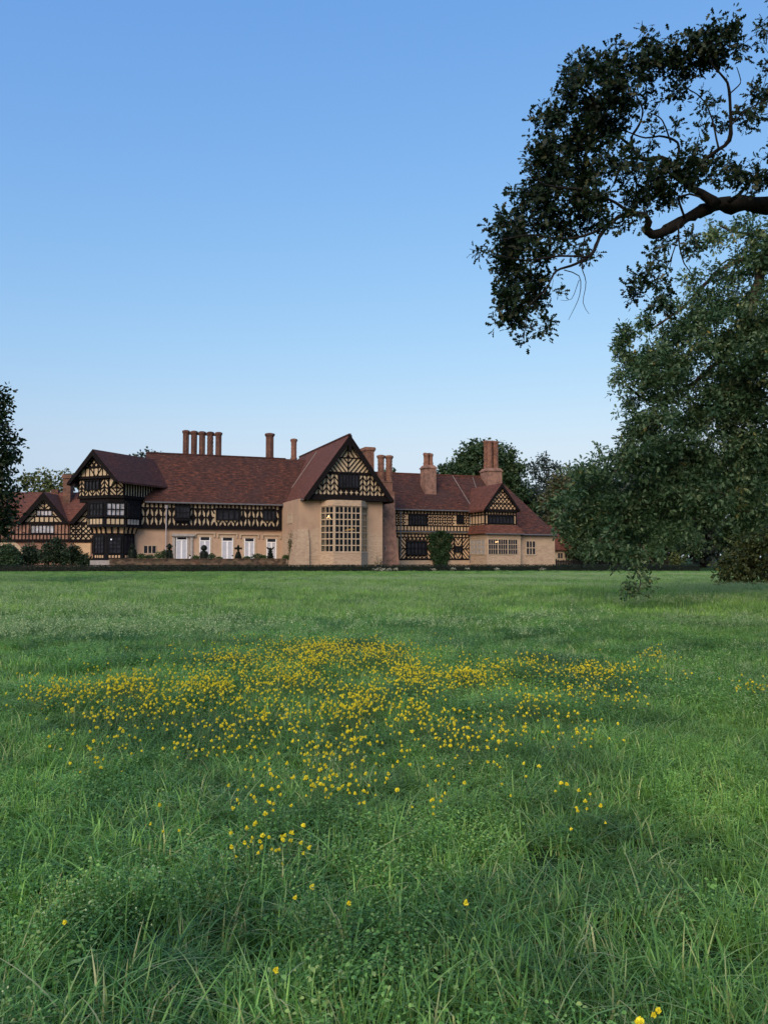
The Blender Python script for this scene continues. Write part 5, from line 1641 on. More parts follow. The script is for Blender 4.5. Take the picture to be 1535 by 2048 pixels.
tree('pale sparse tree with sky showing through its top', 1088, 155, [(1062, 935, 14), (1085, 925, 18), (1110, 938, 16), (1075, 955, 16), (1100, 962, 22), (1128, 955, 16), (1082, 985, 22), (1110, 1000, 28)], MAT['leaf_blue'], .48, 10, .10, .9, trunk_r=.3)
tree('olive tinged round tree right of the sparse one', 1130, 128, [(1115, 975, 24), (1145, 965, 28), (1100, 1000, 20), (1130, 1010, 34), (1160, 1000, 36), (1108, 1040, 22), (1145, 1050, 36)], MAT['leaf_pale'], .5, 13, .15, .85)
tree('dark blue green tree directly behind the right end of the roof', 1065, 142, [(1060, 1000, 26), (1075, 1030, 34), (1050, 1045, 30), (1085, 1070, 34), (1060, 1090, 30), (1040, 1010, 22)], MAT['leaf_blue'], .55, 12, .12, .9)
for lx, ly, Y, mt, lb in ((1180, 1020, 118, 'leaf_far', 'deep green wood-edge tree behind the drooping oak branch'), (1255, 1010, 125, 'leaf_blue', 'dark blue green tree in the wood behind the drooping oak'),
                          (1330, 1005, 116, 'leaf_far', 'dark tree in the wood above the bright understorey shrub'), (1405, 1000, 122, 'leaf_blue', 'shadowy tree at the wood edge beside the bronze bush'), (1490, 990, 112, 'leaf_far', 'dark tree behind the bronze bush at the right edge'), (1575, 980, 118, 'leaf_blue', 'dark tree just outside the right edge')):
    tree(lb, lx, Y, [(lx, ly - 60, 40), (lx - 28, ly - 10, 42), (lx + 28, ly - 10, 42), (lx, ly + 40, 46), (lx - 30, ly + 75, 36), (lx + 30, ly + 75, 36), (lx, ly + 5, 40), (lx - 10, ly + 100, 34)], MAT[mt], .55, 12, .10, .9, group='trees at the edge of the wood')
for i, (px, py, r, Y, mt, lb) in enumerate(((1335, 1065, 26, 98, 'leaf_fresh', 'fresh green understorey shrub seen under the oak branches'), (1300, 1095, 20, 97, 'leaf_fresh', 'small fresh green shrub left of the understorey shrub'), (1352, 1118, 13, 92, 'leaf_yellow', 'little yellow green sapling by the hedge'),
                                           (1385, 1085, 26, 100, 'leaf_far', 'dark shrub at the wood edge right of the yellow sapling'), (1180, 1100, 24, 104, 'leaf_far', 'dark leafy shrub beside the wooden fence'), (1235, 1105, 24, 104, 'leaf_far', 'dark shrub behind the hanging oak twig'))):
    tree(lb, px, Y, [(px, py - r * .3, r * .8), (px - r * .6, py + r * .2, r * .7), (px + r * .6, py + r * .2, r * .7), (px, py + r * .6, r * .7)], MAT[mt], .26, 11, .22, .4, OVAL, name='shrub', cat='shrub', trunk_r=.08)
# bronze bush at the right edge
tree('wide bronze green bush spreading over the grass at the right edge', 1500, 38, [(1450, 1140, 24), (1480, 1120, 34), (1520, 1105, 40), (1465, 1155, 18), (1500, 1150, 26), (1540, 1140, 36), (1580, 1110, 50), (1490, 1085, 30), (1530, 1070, 36), (1440, 1125, 14), (1560, 1160, 20), (1478, 1170, 16), (1512, 1174, 18), (1545, 1174, 18), (1446, 1162, 15), (1460, 1172, 10), (1495, 1176, 12)], MAT['leaf_bronze'], .16, 12, .75, .28, OVAL, name='bush', cat='bush', trunk_r=.10)
# dark bushes by the gate building
for px, py, r, Y, lb in ((60, 1104, 20, 92, 'rounded dark bush before the gabled side building'), (108, 1098, 25, 91, 'largest dark bush, before the brick wall by the tower'), (146, 1106, 19, 90, 'dark bush nearest to the octagonal tower'), (15, 1108, 24, 90, 'dark bush before the brick arch at the left edge'), (172, 1118, 11, 89, 'low dark bush beside the stone steps')):
    tree(lb, px, Y, [(px, py - r * .3, r * .7), (px - r * .5, py + r * .2, r * .7), (px + r * .5, py + r * .2, r * .7), (px, py + r * .7, r * .8), (px - r * .6, py + r * .8, r * .6), (px + r * .6, py + r * .8, r * .6)], MAT['leaf_bush'] if px != 15 else MAT['leaf_far'], .22, 14, .6, .32, OVAL, name='bush', cat='bush', trunk_r=.07)

# far wood closing the view (one mass)
pts = []
for i in range(5200):
    x = RNG.uniform(-190, 200); y = RNG.uniform(176, 196); h = 10.5 + 2.2 * math.sin(x * .13) + 1.6 * math.sin(x * .31 + 1) + RNG.normal() * .6
    pts.append((x, y, h * RNG.random() ** .6))
pts = np.array(pts); p, d = cluster_leaves(pts, 7, 1.5)
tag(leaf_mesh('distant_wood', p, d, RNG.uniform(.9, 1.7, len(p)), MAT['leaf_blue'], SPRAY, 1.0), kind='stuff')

# ================================================================= HEDGE, TOPIARY, CLIMBERS
def hedge(label, x0, x1, y0, y1, h, n, rz):
    root = empty('hedge', ((x0 + x1) / 2, (y0 + y1) / 2, 0), rz); tag(root, label, 'hedge')
    cx, cy = (x0 + x1) / 2, (y0 + y1) / 2
    mb = MB(); mb.box(x0 - cx + .1, x1 - cx - .1, y0 - cy + .12, y1 - cy - .12, 0, h - .08); mb.build('branches', MAT['leaf_yew'], root)
    m_ = n
    f = RNG.random(m_); px_ = RNG.uniform(x0, x1, m_) - cx
    top = f < .35
    zz = np.where(top, h + RNG.normal(size=m_) * .02, RNG.uniform(0, h, m_)); yy = np.where(top, RNG.uniform(y0, y1, m_), np.where(RNG.random(m_) < .7, y0, y1) + RNG.normal(size=m_) * .03) - cy
    p = np.stack([px_, yy, zz], 1); d = RNG.normal(size=(m_, 3)); d[:, 2] += .6; d[:, 1] += np.where(top, 0, -.8)
    leaf_mesh('leaves', p, d, RNG.uniform(.06, .12, m_), MAT['leaf_yew'], OVAL, .6, parent=root)
    return root


hh = at(700, 1130.8, 85).z
hedge('long low dark clipped hedge between the meadow and the manor', -54, 35.0, 84.1, 85.0, hh, 36000, R(5.2))


def lathe_cloud(name, label, px, v, prof, mat, n, cat='topiary', lz=WT, leaf=.09, group=None, extra=None):
    """clipped shrub: a turned profile (height, radius) with a leafy skin"""
    u = H.u(px, v); base = H.P(u, v, lz)
    root = empty(name, base); tag(root, label, cat, group)
    prof = np.array(prof, float)
    k = 14
    mb = MB()
    for (z0, r0), (z1, r1) in zip(prof[:-1], prof[1:]):
        if z1 - z0 > 1e-3: mb.hprism(ngon(0, 0, max(.01, r0 * .9), k), z0, z1, ngon(0, 0, max(.01, r1 * .9), k))
    core = mb.build('stem', mat, root)
    zz, rr = prof[:, 0], prof[:, 1]
    seg = np.sqrt(np.diff(zz) ** 2 + np.diff(rr) ** 2) * (rr[:-1] + rr[1:] + .05)
    ch_ = RNG.choice(len(seg), n, p=seg / seg.sum()); f = RNG.random(n)
    z = zz[ch_] + (zz[ch_ + 1] - zz[ch_]) * f; r = rr[ch_] + (rr[ch_ + 1] - rr[ch_]) * f
    a = RNG.random(n) * 2 * math.pi
    p = np.stack([r * np.cos(a), r * np.sin(a), z], 1)
    if extra is not None: p = np.vstack([p, extra])
    c = p * np.array([1, 1, .1]); d = unit(c + 1e-6) + RNG.normal(size=p.shape) * .5 + np.array([0, 0, .3])
    leaf_mesh('leaves', p, d, RNG.uniform(.6, 1.2, len(p)) * leaf, mat, OVAL, .5, parent=root)
    return root


vt = -3.9
sc_t = 91.5 / F
def topi(px, label, prof, **k):
    lathe_cloud('topiary', label, px, vt, [(z * sc_t, r * sc_t) for z, r in prof], MAT['leaf_yew'], 1500, **k)
topi(267, 'tall clipped yew with a round knob on a thick drum, beside the dark tower', [(0, 8), (14, 7.5), (20, 5.5), (21, 3), (24, 4), (27, 3.8), (30, 1)])
topi(340.5, 'clipped yew cone with an arrow-shaped top by the pale drainpipe', [(0, 7.5), (16, 5), (19, 4.5), (19.5, 1.5), (21, 2), (22, 4.5), (24, 2), (25, 5.8), (27, 5), (29.5, 2), (31, .3)])
topi(409.3, 'clipped yew with a round ball top before the second glass door', [(0, 8.5), (13, 7.2), (16, 5.5), (17, 2), (18.5, 2), (19.5, 4), (22, 5.4), (25, 5), (27.5, 3), (28.3, .3)])
arm = []
for i in range(500):
    x = RNG.uniform(-7, 7) * sc_t; arm.append((x * H.e.x, x * H.e.y, (22.5 + RNG.uniform(-1.7, 1.7)) * sc_t))
topi(477.5, 'clipped yew pyramid topped by a short cross, before the wall between doors', [(0, 7), (8, 5), (15.5, 2.2), (16, 1.3), (20.5, 1.6), (24.5, 1.8), (28, 1.6), (29, .3)], extra=np.array(arm))
arm = []
for i in range(700):
    s = RNG.choice([-1, 1]); t_ = RNG.random(); x = s * (1.5 + t_ * 5) * sc_t; arm.append((x * H.e.x, x * H.e.y, (20.5 + t_ * 4 + RNG.uniform(-1.2, 1.2)) * sc_t))
topi(541.5, 'tiered clipped yew with two raised wing-like arms, before the last glass door', [(0, 8), (3, 7), (4, 3), (6, 6), (8, 5), (9, 2.5), (11.5, 4.8), (13, 4), (14, 2), (16.5, 3.6), (18, 3), (20, 2), (22, 2.2), (24, 1.2)], extra=np.array(arm))


def blob_plant(name, label, cen, rad, n, mat, leaf, cat, group=None, flat_dir=None):
    root = empty(name, cen - Vector((0, 0, rad[2]))); tag(root, label, cat, group)
    g = unit(RNG.normal(size=(n, 3))) * (RNG.random((n, 1)) ** .45) * np.array(rad); g[:, 2] += rad[2]
    if flat_dir is not None:
        c, s = math.cos(H.a), math.sin(H.a); g = np.stack([g[:, 0] * c - g[:, 1] * s, g[:, 0] * s + g[:, 1] * c, g[:, 2]], 1)
    d = g - np.array((0, 0, rad[2])); d = unit(d + 1e-6) + RNG.normal(size=d.shape) * .6
    leaf_mesh('leaves', g, d, RNG.uniform(.6, 1.3, n) * leaf, mat, OVAL, .8, parent=root)
    w = Tubes(); nd = [np.array((0, 0, 0.)), np.array((0, 0, rad[2] * .6))]; w.add([(0, 0, -.1), (0, 0, rad[2] * .5), (0, 0, rad[2])], [.04, .03, .015], 5)
    attach(w, nd, g[RNG.choice(n, min(n, 26), replace=False)], .006, sides=3)
    w.build('stem', MAT['bark'], root)
    return root


# low planting along the terrace parapet
tp = [(283, 1113, 8, 5, 'leaf_fresh', 'low leafy plant below the three-light window'), (300, 1114.5, 9, 4, 'leaf_far', 'low dark plant under the three-light window sill'), (318, 1111, 9, 7, 'leaf_fresh', 'bushy green plant left of the pale drainpipe'), (328, 1108, 5, 8, 'leaf_far', 'upright plant at the foot of the pale drainpipe'), (391, 1116, 7, 4, 'leaf_fresh', 'low green plant right of the portal door'),
      (424, 1113.5, 7, 6, 'leaf_far', 'round dark plant right of the ball-topped yew'), (438, 1117, 6, 3, 'leaf_fresh', 'little green plant left of the third glass door'), (494, 1116.5, 8, 3.5, 'leaf_fresh', 'spreading low plant before the fourth glass door'), (513, 1113, 11, 6, 'leaf_far', 'wide dark plant between the last two glass doors'), (527, 1115, 8, 4.5, 'leaf_fresh', 'green plant left of the winged yew'), (572, 1115, 8, 5, 'leaf_fresh', 'leafy plant at the inner corner by the hall wall')]
for px, py, rx, rz, mt, lb in tp:
    u, w = H.uw(px, py, -4.3); s = 91 / F
    w = max(w, WT + .02)
    blob_plant('terrace_plant', lb, H.P(u, -4.3, w), (rx * s, .35, max(.12, rz * s)), 420, MAT[mt], .13, 'plant', 'plants along the terrace wall')
# two small white posts with dark heads on the terrace
for px, lb in ((380, 'small leaning white post with a dark top, right of the portal'), (464.5, 'small white post with a dark top beside the cross-topped yew')):
    base = H.P(H.u(px, -4.5), -4.5, WT); o = empty('garden_post', base, H.a); tag(o, lb, 'post')
    mb = MB(); mb.hprism([(-.10, -.04), (.04, -.04), (.04, .04), (-.10, .04)], 0, .42, [(.06, -.03), (.16, -.03), (.16, .03), (.06, .03)]); mb.build('stake', MAT['white'], o)
    mb = MB(); mb.hprism(ngon(.11, 0, .07), .42, .50, ngon(.11, 0, .11)); mb.hprism(ngon(.11, 0, .11), .50, .56, ngon(.11, 0, .04)); mb.build('head', MAT['darkwood'], o)

# ivy on the garden wing
u0, w0 = H.uw(880, 1131, vr - .3); iv = empty('ivy', H.P(u0, vr - .3, 0), H.a); tag(iv, 'big dark green ivy climbing the striped timber wall', 'climber')
n = 7000; g = []
outl = [(0, 9.5), (.12, 15), (.3, 19), (.5, 22), (.7, 25.5), (.85, 27), (.95, 25), (1.0, 19), (1.06, 8)]
hI = H.uw(880, 1065, vr)[1]
while len(g) < n:
    f = RNG.random() * 1.05; r = np.interp(f, [a for a, b in outl], [b for a, b in outl]) * 105 / F * (1 + .10 * math.sin(f * 23) + .06 * math.sin(f * 51))
    x = RNG.uniform(-1, 1); dpt = .75 * math.sqrt(max(0, 1 - x * x)) * (.55 + .45 * math.sin(f * 17 + x * 9) * math.sin(x * 13))
    g.append((x * r + .03 * math.sin(f * 9), .18 - max(.05, dpt) * RNG.random() ** .3, f * hI))
g = np.array(g); d = RNG.normal(size=g.shape) * .6 + np.array((0, -.7, -.6))
leaf_mesh('leaves', g, d, RNG.uniform(.10, .2, n), MAT['leaf_ivy'], OVAL, .2, parent=iv)
w = Tubes()
for k in range(5): w.add([(-.3 + .15 * k, .1, 0), (-.4 + .2 * k, .12, 1.2), (-.7 + .35 * k, .15, 3)], [.05, .04, .02], 5)
w.build('stem', MAT['bark'], iv)
# thin climber on the hall's flank, bare rose bush at the corner
q = Vector(H.P(uG0 - .25, -5.2, WT)); u_, = (0,)
pc = None
d_ = ray(582, 1115); p0 = H.P(uG0 - .2, 0, 0); tt = (p0 - CAM).dot(H.e) / d_.dot(H.e); pc = CAM + d_ * tt
cl = empty('wall_climber', (pc.x, pc.y, WT if pc.z < WT + 1 else pc.z), H.a); tag(cl, 'slender climber on the plaster flank of the hall', 'climber')
g = RNG.normal(size=(330, 3)) * np.array((.08, .42, .55)) + np.array((-.1, 0, 1.5)); g[:, 2] += np.abs(g[:, 1]) * .3
leaf_mesh('leaves', g, RNG.normal(size=g.shape), RNG.uniform(.1, .2, len(g)), MAT['leaf_pale'], OVAL, .5, parent=cl)
w = Tubes(); w.add([(0, 0, -.2), (-.05, .1, .7), (-.05, -.1, 1.5), (-.05, .1, 2.4)], [.03, .025, .02, .01], 5); attach(w, [np.array((-.05, .05, .8)), np.array((-.05, -.1, 1.5))], g[:25], .006, sides=3); w.build('stem', MAT['bark_pale'], cl)
bu_ = H.P(H.u(759, vf - .6), vf - .6, 0)
rb = empty('rose_bush', bu_); tag(rb, 'thin straggly rose bush at the corner of the hall by the hedge', 'shrub')
w = Tubes(); tips = []
for k in range(9):
    a = RNG.normal() * .35; hgt_ = RNG.uniform(.9, 1.75); e = (a * 1.6, RNG.normal() * .15, hgt_); w.add([(a * .3, 0, 0), (a * .8, 0, hgt_ * .5), e], [.025, .018, .008], 5); tips += [np.array(e) * f for f in (.6, .75, .9, 1.0)]
w.build('stem', MAT['bark'], rb)
tips = np.array(tips); p, d = cluster_leaves(tips, 7, .14); leaf_mesh('leaves', p, d, RNG.uniform(.06, .11, len(p)), MAT['leaf_far'], OVAL, .5, parent=rb)

# pale blooms at the foot of the hedge
for px, py, r in ((752, 1139, .16), (765, 1141, .22), (776, 1141.5, .18), (792, 1138.5, .15), (869, 1140, .14), (908, 1138, .16), (938, 1138, .13), (1001, 1139, .14), (1092, 1139, .16)):
    q = at(px, py, 83.7); q.y = 84.0 + (q.x + 9.5) * .091 - .35
    fc = empty('pale_blooms', (q.x, q.y, 0)); tag(fc, 'small clump of pale blooms at the foot of the dark hedge', 'flower', 'pale blooms along the hedge foot')
    c_ = RNG.normal(size=(26, 3)) * np.array((r, .08, r * .35)) + np.array((0, 0, max(.22, q.z)))
    pp, dd_ = cluster_leaves(c_, 4, .05); leaf_mesh('blossom', pp, dd_, RNG.uniform(.05, .09, len(pp)), MAT['white_bloom'], OVAL, 1.0, parent=fc)
    pp, dd_ = cluster_leaves(c_ * np.array((1.1, 1, .7)), 5, .07); leaf_mesh('leaves', pp, dd_, RNG.uniform(.05, .10, len(pp)), MAT['leaf_far'], OVAL, 1.0, parent=fc)

# ================================================================= MEADOW
def tuft(n, rad, h0, h1, wd, segs, lean, rng, weed=0.0):
    """one tuft: curved tapering blades, each with a random value for its colour"""
    V_, F_, A_ = [], [], []
    for i in range(n):
        a = rng.uniform(0, 6.283); r = rad * math.sqrt(rng.random()); bx, by = r * math.cos(a), r * math.sin(a)
        h = rng.uniform(h0, h1); th = rng.uniform(0, 6.283); ln = abs(rng.gauss(lean, lean * .6)); w = wd * rng.uniform(.6, 1.3)
        dx, dy = math.cos(th), math.sin(th); tw = rng.uniform(-.6, .6)
        sx, sy = -math.sin(th + tw), math.cos(th + tw)
        droop = rng.uniform(.1, .9) * ln
        c = rng.random(); b = len(V_); kink = rng.random() < .22; kf = rng.uniform(.45, .75); ka = rng.uniform(.5, 1.4)
        for s in range(segs + 1):
            f = s / segs
            o = ln * h * f ** 1.9; z = h * (f - .40 * min(droop, 1.3) * f ** 3.2)
            if kink and f > kf: z -= h * (f - kf) * ka; o += h * (f - kf) * ka * .7
            ww = w * (1 - f ** 1.6) * .5 + .0003
            px, py = bx + dx * o, by + dy * o
            V_ += [(px - sx * ww, py - sy * ww, z), (px + sx * ww, py + sy * ww, z)]; A_ += [c, c]
        for s in range(segs):
            k = b + 2 * s; F_.append((k, k + 1, k + 3, k + 2))
    return V_, F_, A_


def weed_mesh(n, rad, h, leaf, rng):
    V_, F_, A_ = [], [], []
    for i in range(n):
        a = rng.uniform(0, 6.283); r = rad * math.sqrt(rng.random()); z = h * rng.uniform(.25, 1.0)
        p = Vector((r * math.cos(a), r * math.sin(a), z)); th = rng.uniform(0, 6.283)
        d = Vector((math.cos(th), math.sin(th), rng.uniform(-.1, .5))).normalized(); s = d.cross(Vector((rng.gauss(0, .25), rng.gauss(0, .25), 1))).normalized()
        L = leaf * rng.uniform(.6, 1.2); b = len(V_); c = rng.random()
        for x, y in ((0, 0), (.3, .35), (.24, .75), (0, 1), (-.24, .75), (-.3, .35)):
            V_.append(tuple(p + s * x * L + d * y * L + Vector((0, 0, -.15 * y * y * L + abs(x) * .25 * L)))); A_.append(c)
        F_.append(tuple(range(b, b + 6)))
        if i % 3 == 0:
            b = len(V_); V_ += [(p.x * .5 - .0012, p.y * .5, 0), (p.x * .5 + .0012, p.y * .5, 0), (p.x + .001, p.y, p.z), (p.x - .001, p.y, p.z)]; A_ += [c] * 4; F_.append((b, b + 1, b + 2, b + 3))
    return V_, F_, A_


def seed_mesh(n, rad, h0, h1, rng, bit):
    """thin stalks carrying loose pale panicles"""
    V_, F_, A_ = [], [], []
    for i in range(n):
        a = rng.uniform(0, 6.283); r = rad * math.sqrt(rng.random()); h = rng.uniform(h0, h1); th = rng.uniform(0, 6.283); ln = rng.uniform(.05, .3)
        bx, by = r * math.cos(a), r * math.sin(a); tx, ty = bx + math.cos(th) * ln * h, by + math.sin(th) * ln * h
        b = len(V_); w = .0011
        V_ += [(bx - w, by, 0), (bx + w, by, 0), (tx + w, ty, h), (tx - w, ty, h)]; A_ += [.2] * 4; F_.append((b, b + 1, b + 2, b + 3))
        for k in range(16):
            f = rng.uniform(.68, 1.02); q = bit * rng.uniform(.6, 1.4); sp = .022 * (1.15 - f) * 3
            cx, cy, cz = bx + (tx - bx) * f + rng.gauss(0, sp), by + (ty - by) * f + rng.gauss(0, sp), h * f + rng.gauss(0, .006)
            v1 = Vector((rng.gauss(0, 1), rng.gauss(0, 1), rng.gauss(0, 1))).normalized() * q; v2 = v1.cross(Vector((rng.gauss(0, 1), rng.gauss(0, 1), rng.gauss(0, 1)))).normalized() * q * .6
            c_ = Vector((cx, cy, cz)); b = len(V_); V_ += [tuple(c_ + v1), tuple(c_ + v2), tuple(c_ - v1), tuple(c_ - v2)]; A_ += [rng.uniform(.5, 1)] * 4; F_.append((b, b + 1, b + 2, b + 3))
    return V_, F_, A_


def src(name, data, mat):
    me = bpy.data.meshes.new(name); me.from_pydata(data[0], [], data[1]); a = me.attributes.new('rnd', 'FLOAT', 'POINT'); a.data.foreach_set('value', data[2]); me.materials.append(mat)
    return bpy.data.objects.new(name, me)


def scatter(name, P, rot, scl, idx, sources, zscl=None):
    """one stuff object: points carrying turned and scaled tufts"""
    n = len(P); me = bpy.data.meshes.new(name); me.vertices.add(n); me.vertices.foreach_set('co', P.astype(np.float32).ravel())
    for nm, typ, val, prop in (('rot', 'FLOAT_VECTOR', rot, 'vector'), ('scl', 'FLOAT_VECTOR', scl, 'vector'), ('idx', 'INT', idx, 'value')):
        a = me.attributes.new(nm, typ, 'POINT'); a.data.foreach_set(prop, np.ascontiguousarray(val).ravel())
    o = bpy.data.objects.new(name, me); COL.objects.link(o)
    ng = bpy.data.node_groups.new(name, 'GeometryNodeTree')
    ng.interface.new_socket('Geometry', in_out='INPUT', socket_type='NodeSocketGeometry'); ng.interface.new_socket('Geometry', in_out='OUTPUT', socket_type='NodeSocketGeometry')
    gi = ng.nodes.new('NodeGroupInput'); go = ng.nodes.new('NodeGroupOutput')
    iop = ng.nodes.new('GeometryNodeInstanceOnPoints'); jn = ng.nodes.new('GeometryNodeJoinGeometry')
    for s in sources[::-1]:
        oi = ng.nodes.new('GeometryNodeObjectInfo'); oi.inputs['Object'].default_value = s; oi.inputs['As Instance'].default_value = False
        g2 = ng.nodes.new('GeometryNodeGeometryToInstance'); ng.links.new(oi.outputs['Geometry'], g2.inputs[0]); ng.links.new(g2.outputs[0], jn.inputs[0])
    def na(nm, t):
        x = ng.nodes.new('GeometryNodeInputNamedAttribute'); x.data_type = t; x.inputs['Name'].default_value = nm; return x.outputs['Attribute']
    ng.links.new(gi.outputs[0], iop.inputs['Points']); ng.links.new(jn.outputs[0], iop.inputs['Instance'])
    iop.inputs['Pick Instance'].default_value = True
    ng.links.new(na('idx', 'INT'), iop.inputs['Instance Index']); ng.links.new(na('rot', 'FLOAT_VECTOR'), iop.inputs['Rotation']); ng.links.new(na('scl', 'FLOAT_VECTOR'), iop.inputs['Scale'])
    ng.links.new(iop.outputs[0], go.inputs[0])
    md = o.modifiers.new('scatter', 'NODES'); md.node_group = ng
    return o


GR = random.Random(5)
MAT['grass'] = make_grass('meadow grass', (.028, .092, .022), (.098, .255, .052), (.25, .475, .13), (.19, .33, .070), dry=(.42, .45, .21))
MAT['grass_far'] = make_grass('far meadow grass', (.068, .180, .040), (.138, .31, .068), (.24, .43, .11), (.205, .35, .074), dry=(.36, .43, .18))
MAT['weed'] = make_grass('meadow herbs', (.034, .112, .026), (.098, .26, .054), (.22, .43, .115), (.17, .31, .066), dry=(.30, .40, .14))
MAT['seed'] = make_leaf('pale seed heads', [(0, (.05, .12, .04)), (.3, (.08, .16, .06)), (.6, (.22, .36, .16)), (1, (.40, .48, .28))], .2)
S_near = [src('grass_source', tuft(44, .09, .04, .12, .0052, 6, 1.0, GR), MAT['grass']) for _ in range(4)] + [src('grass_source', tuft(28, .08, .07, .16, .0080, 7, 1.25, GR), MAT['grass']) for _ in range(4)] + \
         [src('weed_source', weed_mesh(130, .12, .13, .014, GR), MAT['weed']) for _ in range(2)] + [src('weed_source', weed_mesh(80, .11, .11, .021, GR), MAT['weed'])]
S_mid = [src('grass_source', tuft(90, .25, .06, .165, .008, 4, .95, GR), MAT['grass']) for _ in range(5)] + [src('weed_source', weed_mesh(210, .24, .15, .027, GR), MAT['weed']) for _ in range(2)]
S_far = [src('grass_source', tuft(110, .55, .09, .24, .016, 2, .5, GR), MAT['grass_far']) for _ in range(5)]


def vnoise(x, y, s, seed):
    """smooth value noise for patchiness"""
    rs = np.random.default_rng(seed); G = rs.random((64, 64)); fx, fy = x / s, y / s; ix, iy = np.floor(fx).astype(int), np.floor(fy).astype(int); tx, ty = fx - ix, fy - iy
    tx, ty = tx * tx * (3 - 2 * tx), ty * ty * (3 - 2 * ty); g = lambda a, b: G[a % 64, b % 64]
    return (g(ix, iy) * (1 - tx) + g(ix + 1, iy) * tx) * (1 - ty) + (g(ix, iy + 1) * (1 - tx) + g(ix + 1, iy + 1) * tx) * ty


GZ = np.vectorize(gz)
bare = [ground(315, 1918, .02), ground(1085, 1775, .02), ground(1095, 1735, .02), ground(1270, 1715, .02)]


def field(y0, y1, dens, margin):
    W = .54 * y1 + margin; n = int((y1 - y0) * 2 * W * dens)
    x = RNG.uniform(-W, W, n); y = RNG.uniform(y0, y1, n); k = np.abs(x) < .54 * y + margin
    return x[k], y[k]


def lay(name, zones, label=None):
    PP, RR, SS, II, src_ = [], [], [], [], []
    for (y0, y1, dens, margin, sources, hs) in zones:
        x, y = field(y0, y1, dens, margin)
        if y1 < 8:
            k = np.ones(len(x), bool)
            for b_ in bare: k &= (x - b_.x) ** 2 / .05 + (y - b_.y) ** 2 / .012 > 1
            x, y = x[k], y[k]
        n = len(x); off = len(src_); src_ += sources
        h = (.70 + .65 * vnoise(x, y, 1.3, 3)) * (.80 + .4 * vnoise(x, y, 7.5, 4)) * hs
        s = RNG.uniform(.8, 1.25, n)
        PP.append(np.stack([x, y, GZ(x, y) - .01], 1)); RR.append(np.stack([RNG.normal(size=n) * .08, RNG.normal(size=n) * .08, RNG.uniform(0, 6.28, n)], 1)); SS.append(np.stack([s, s, s * h], 1))
        pick = vnoise(x, y, .6, 9) + RNG.normal(size=n) * .30
        ids = RNG.integers(0, len(sources), n)
        if y1 < 8: ids = np.where(pick > .73, RNG.integers(8, 11, n), np.where(pick > .42, RNG.integers(4, 8, n), RNG.integers(0, 6, n)))
        elif sources is S_mid: ids = np.where(pick > .64, RNG.integers(5, 7, n), RNG.integers(0, 5, n))
        II.append(off + ids)
    return scatter(name, np.vstack(PP), np.vstack(RR), np.vstack(SS), np.concatenate(II).astype(np.int32), src_)


mg = lay('meadow_grass', [(0.2, 7.5, 150, 5.0, S_near, 1.0), (7.0, 20, 40, 7.0, S_mid, 1.0), (19, 45, 10, 9, S_far, 1.0), (44, 72, 6, 12, S_far, .65), (71, 85.8, 6, 12, S_far, .35)])
tag(mg, kind='stuff')

# pale seed heads, in drifts
x, y = field(2.4, 62, 12.0, 1.0)
k = (vnoise(x, y, 2.6, 21) * .5 + vnoise(x, y, 7, 22) * .5 + RNG.normal(size=len(x)) * .07) > np.where(y < 9, .53, np.where(y < 40, .49, .57))
k &= RNG.random(len(x)) < np.where(y < 8, .9, np.where(y < 25, .75, .45)); x, y = x[k], y[k]; n = len(x)
S_seed = [src('seed_source', seed_mesh(6, .18, .16, .30, GR, .0048), MAT['seed']) for _ in range(4)]
s = RNG.uniform(.8, 1.2, n) * np.where(y > 20, 1.25, 1)
tag(scatter('meadow_seed_heads', np.stack([x, y, GZ(x, y)], 1), np.stack([np.zeros(n), np.zeros(n), RNG.uniform(0, 6.28, n)], 1), np.stack([s, s, s], 1), RNG.integers(0, 4, n).astype(np.int32), S_seed), kind='stuff')

x2, y2 = field(13, 66, 5.5, 2.0)
k2 = (vnoise(x2 * .55, y2, 4.2, 31) * .55 + vnoise(x2 * .5, y2, 11, 32) * .45 + RNG.normal(size=len(x2)) * .09) > np.where(y2 < 42, .625, .71)
x2, y2 = x2[k2], y2[k2]; n2_ = len(x2); s2 = RNG.uniform(.8, 1.2, n2_) * np.where(y2 > 40, .75, 1.0)
S_seed2 = [src('seed_source', seed_mesh(12, .45, .20, .36, GR, .0105), MAT['seed']) for _ in range(3)]
tag(scatter('pale_meadow_grass', np.stack([x2, y2, GZ(x2, y2)], 1), np.stack([np.zeros(n2_), np.zeros(n2_), RNG.uniform(0, 6.28, n2_)], 1), np.stack([s2, s2, s2], 1), RNG.integers(0, 3, n2_).astype(np.int32), S_seed2), kind='stuff')

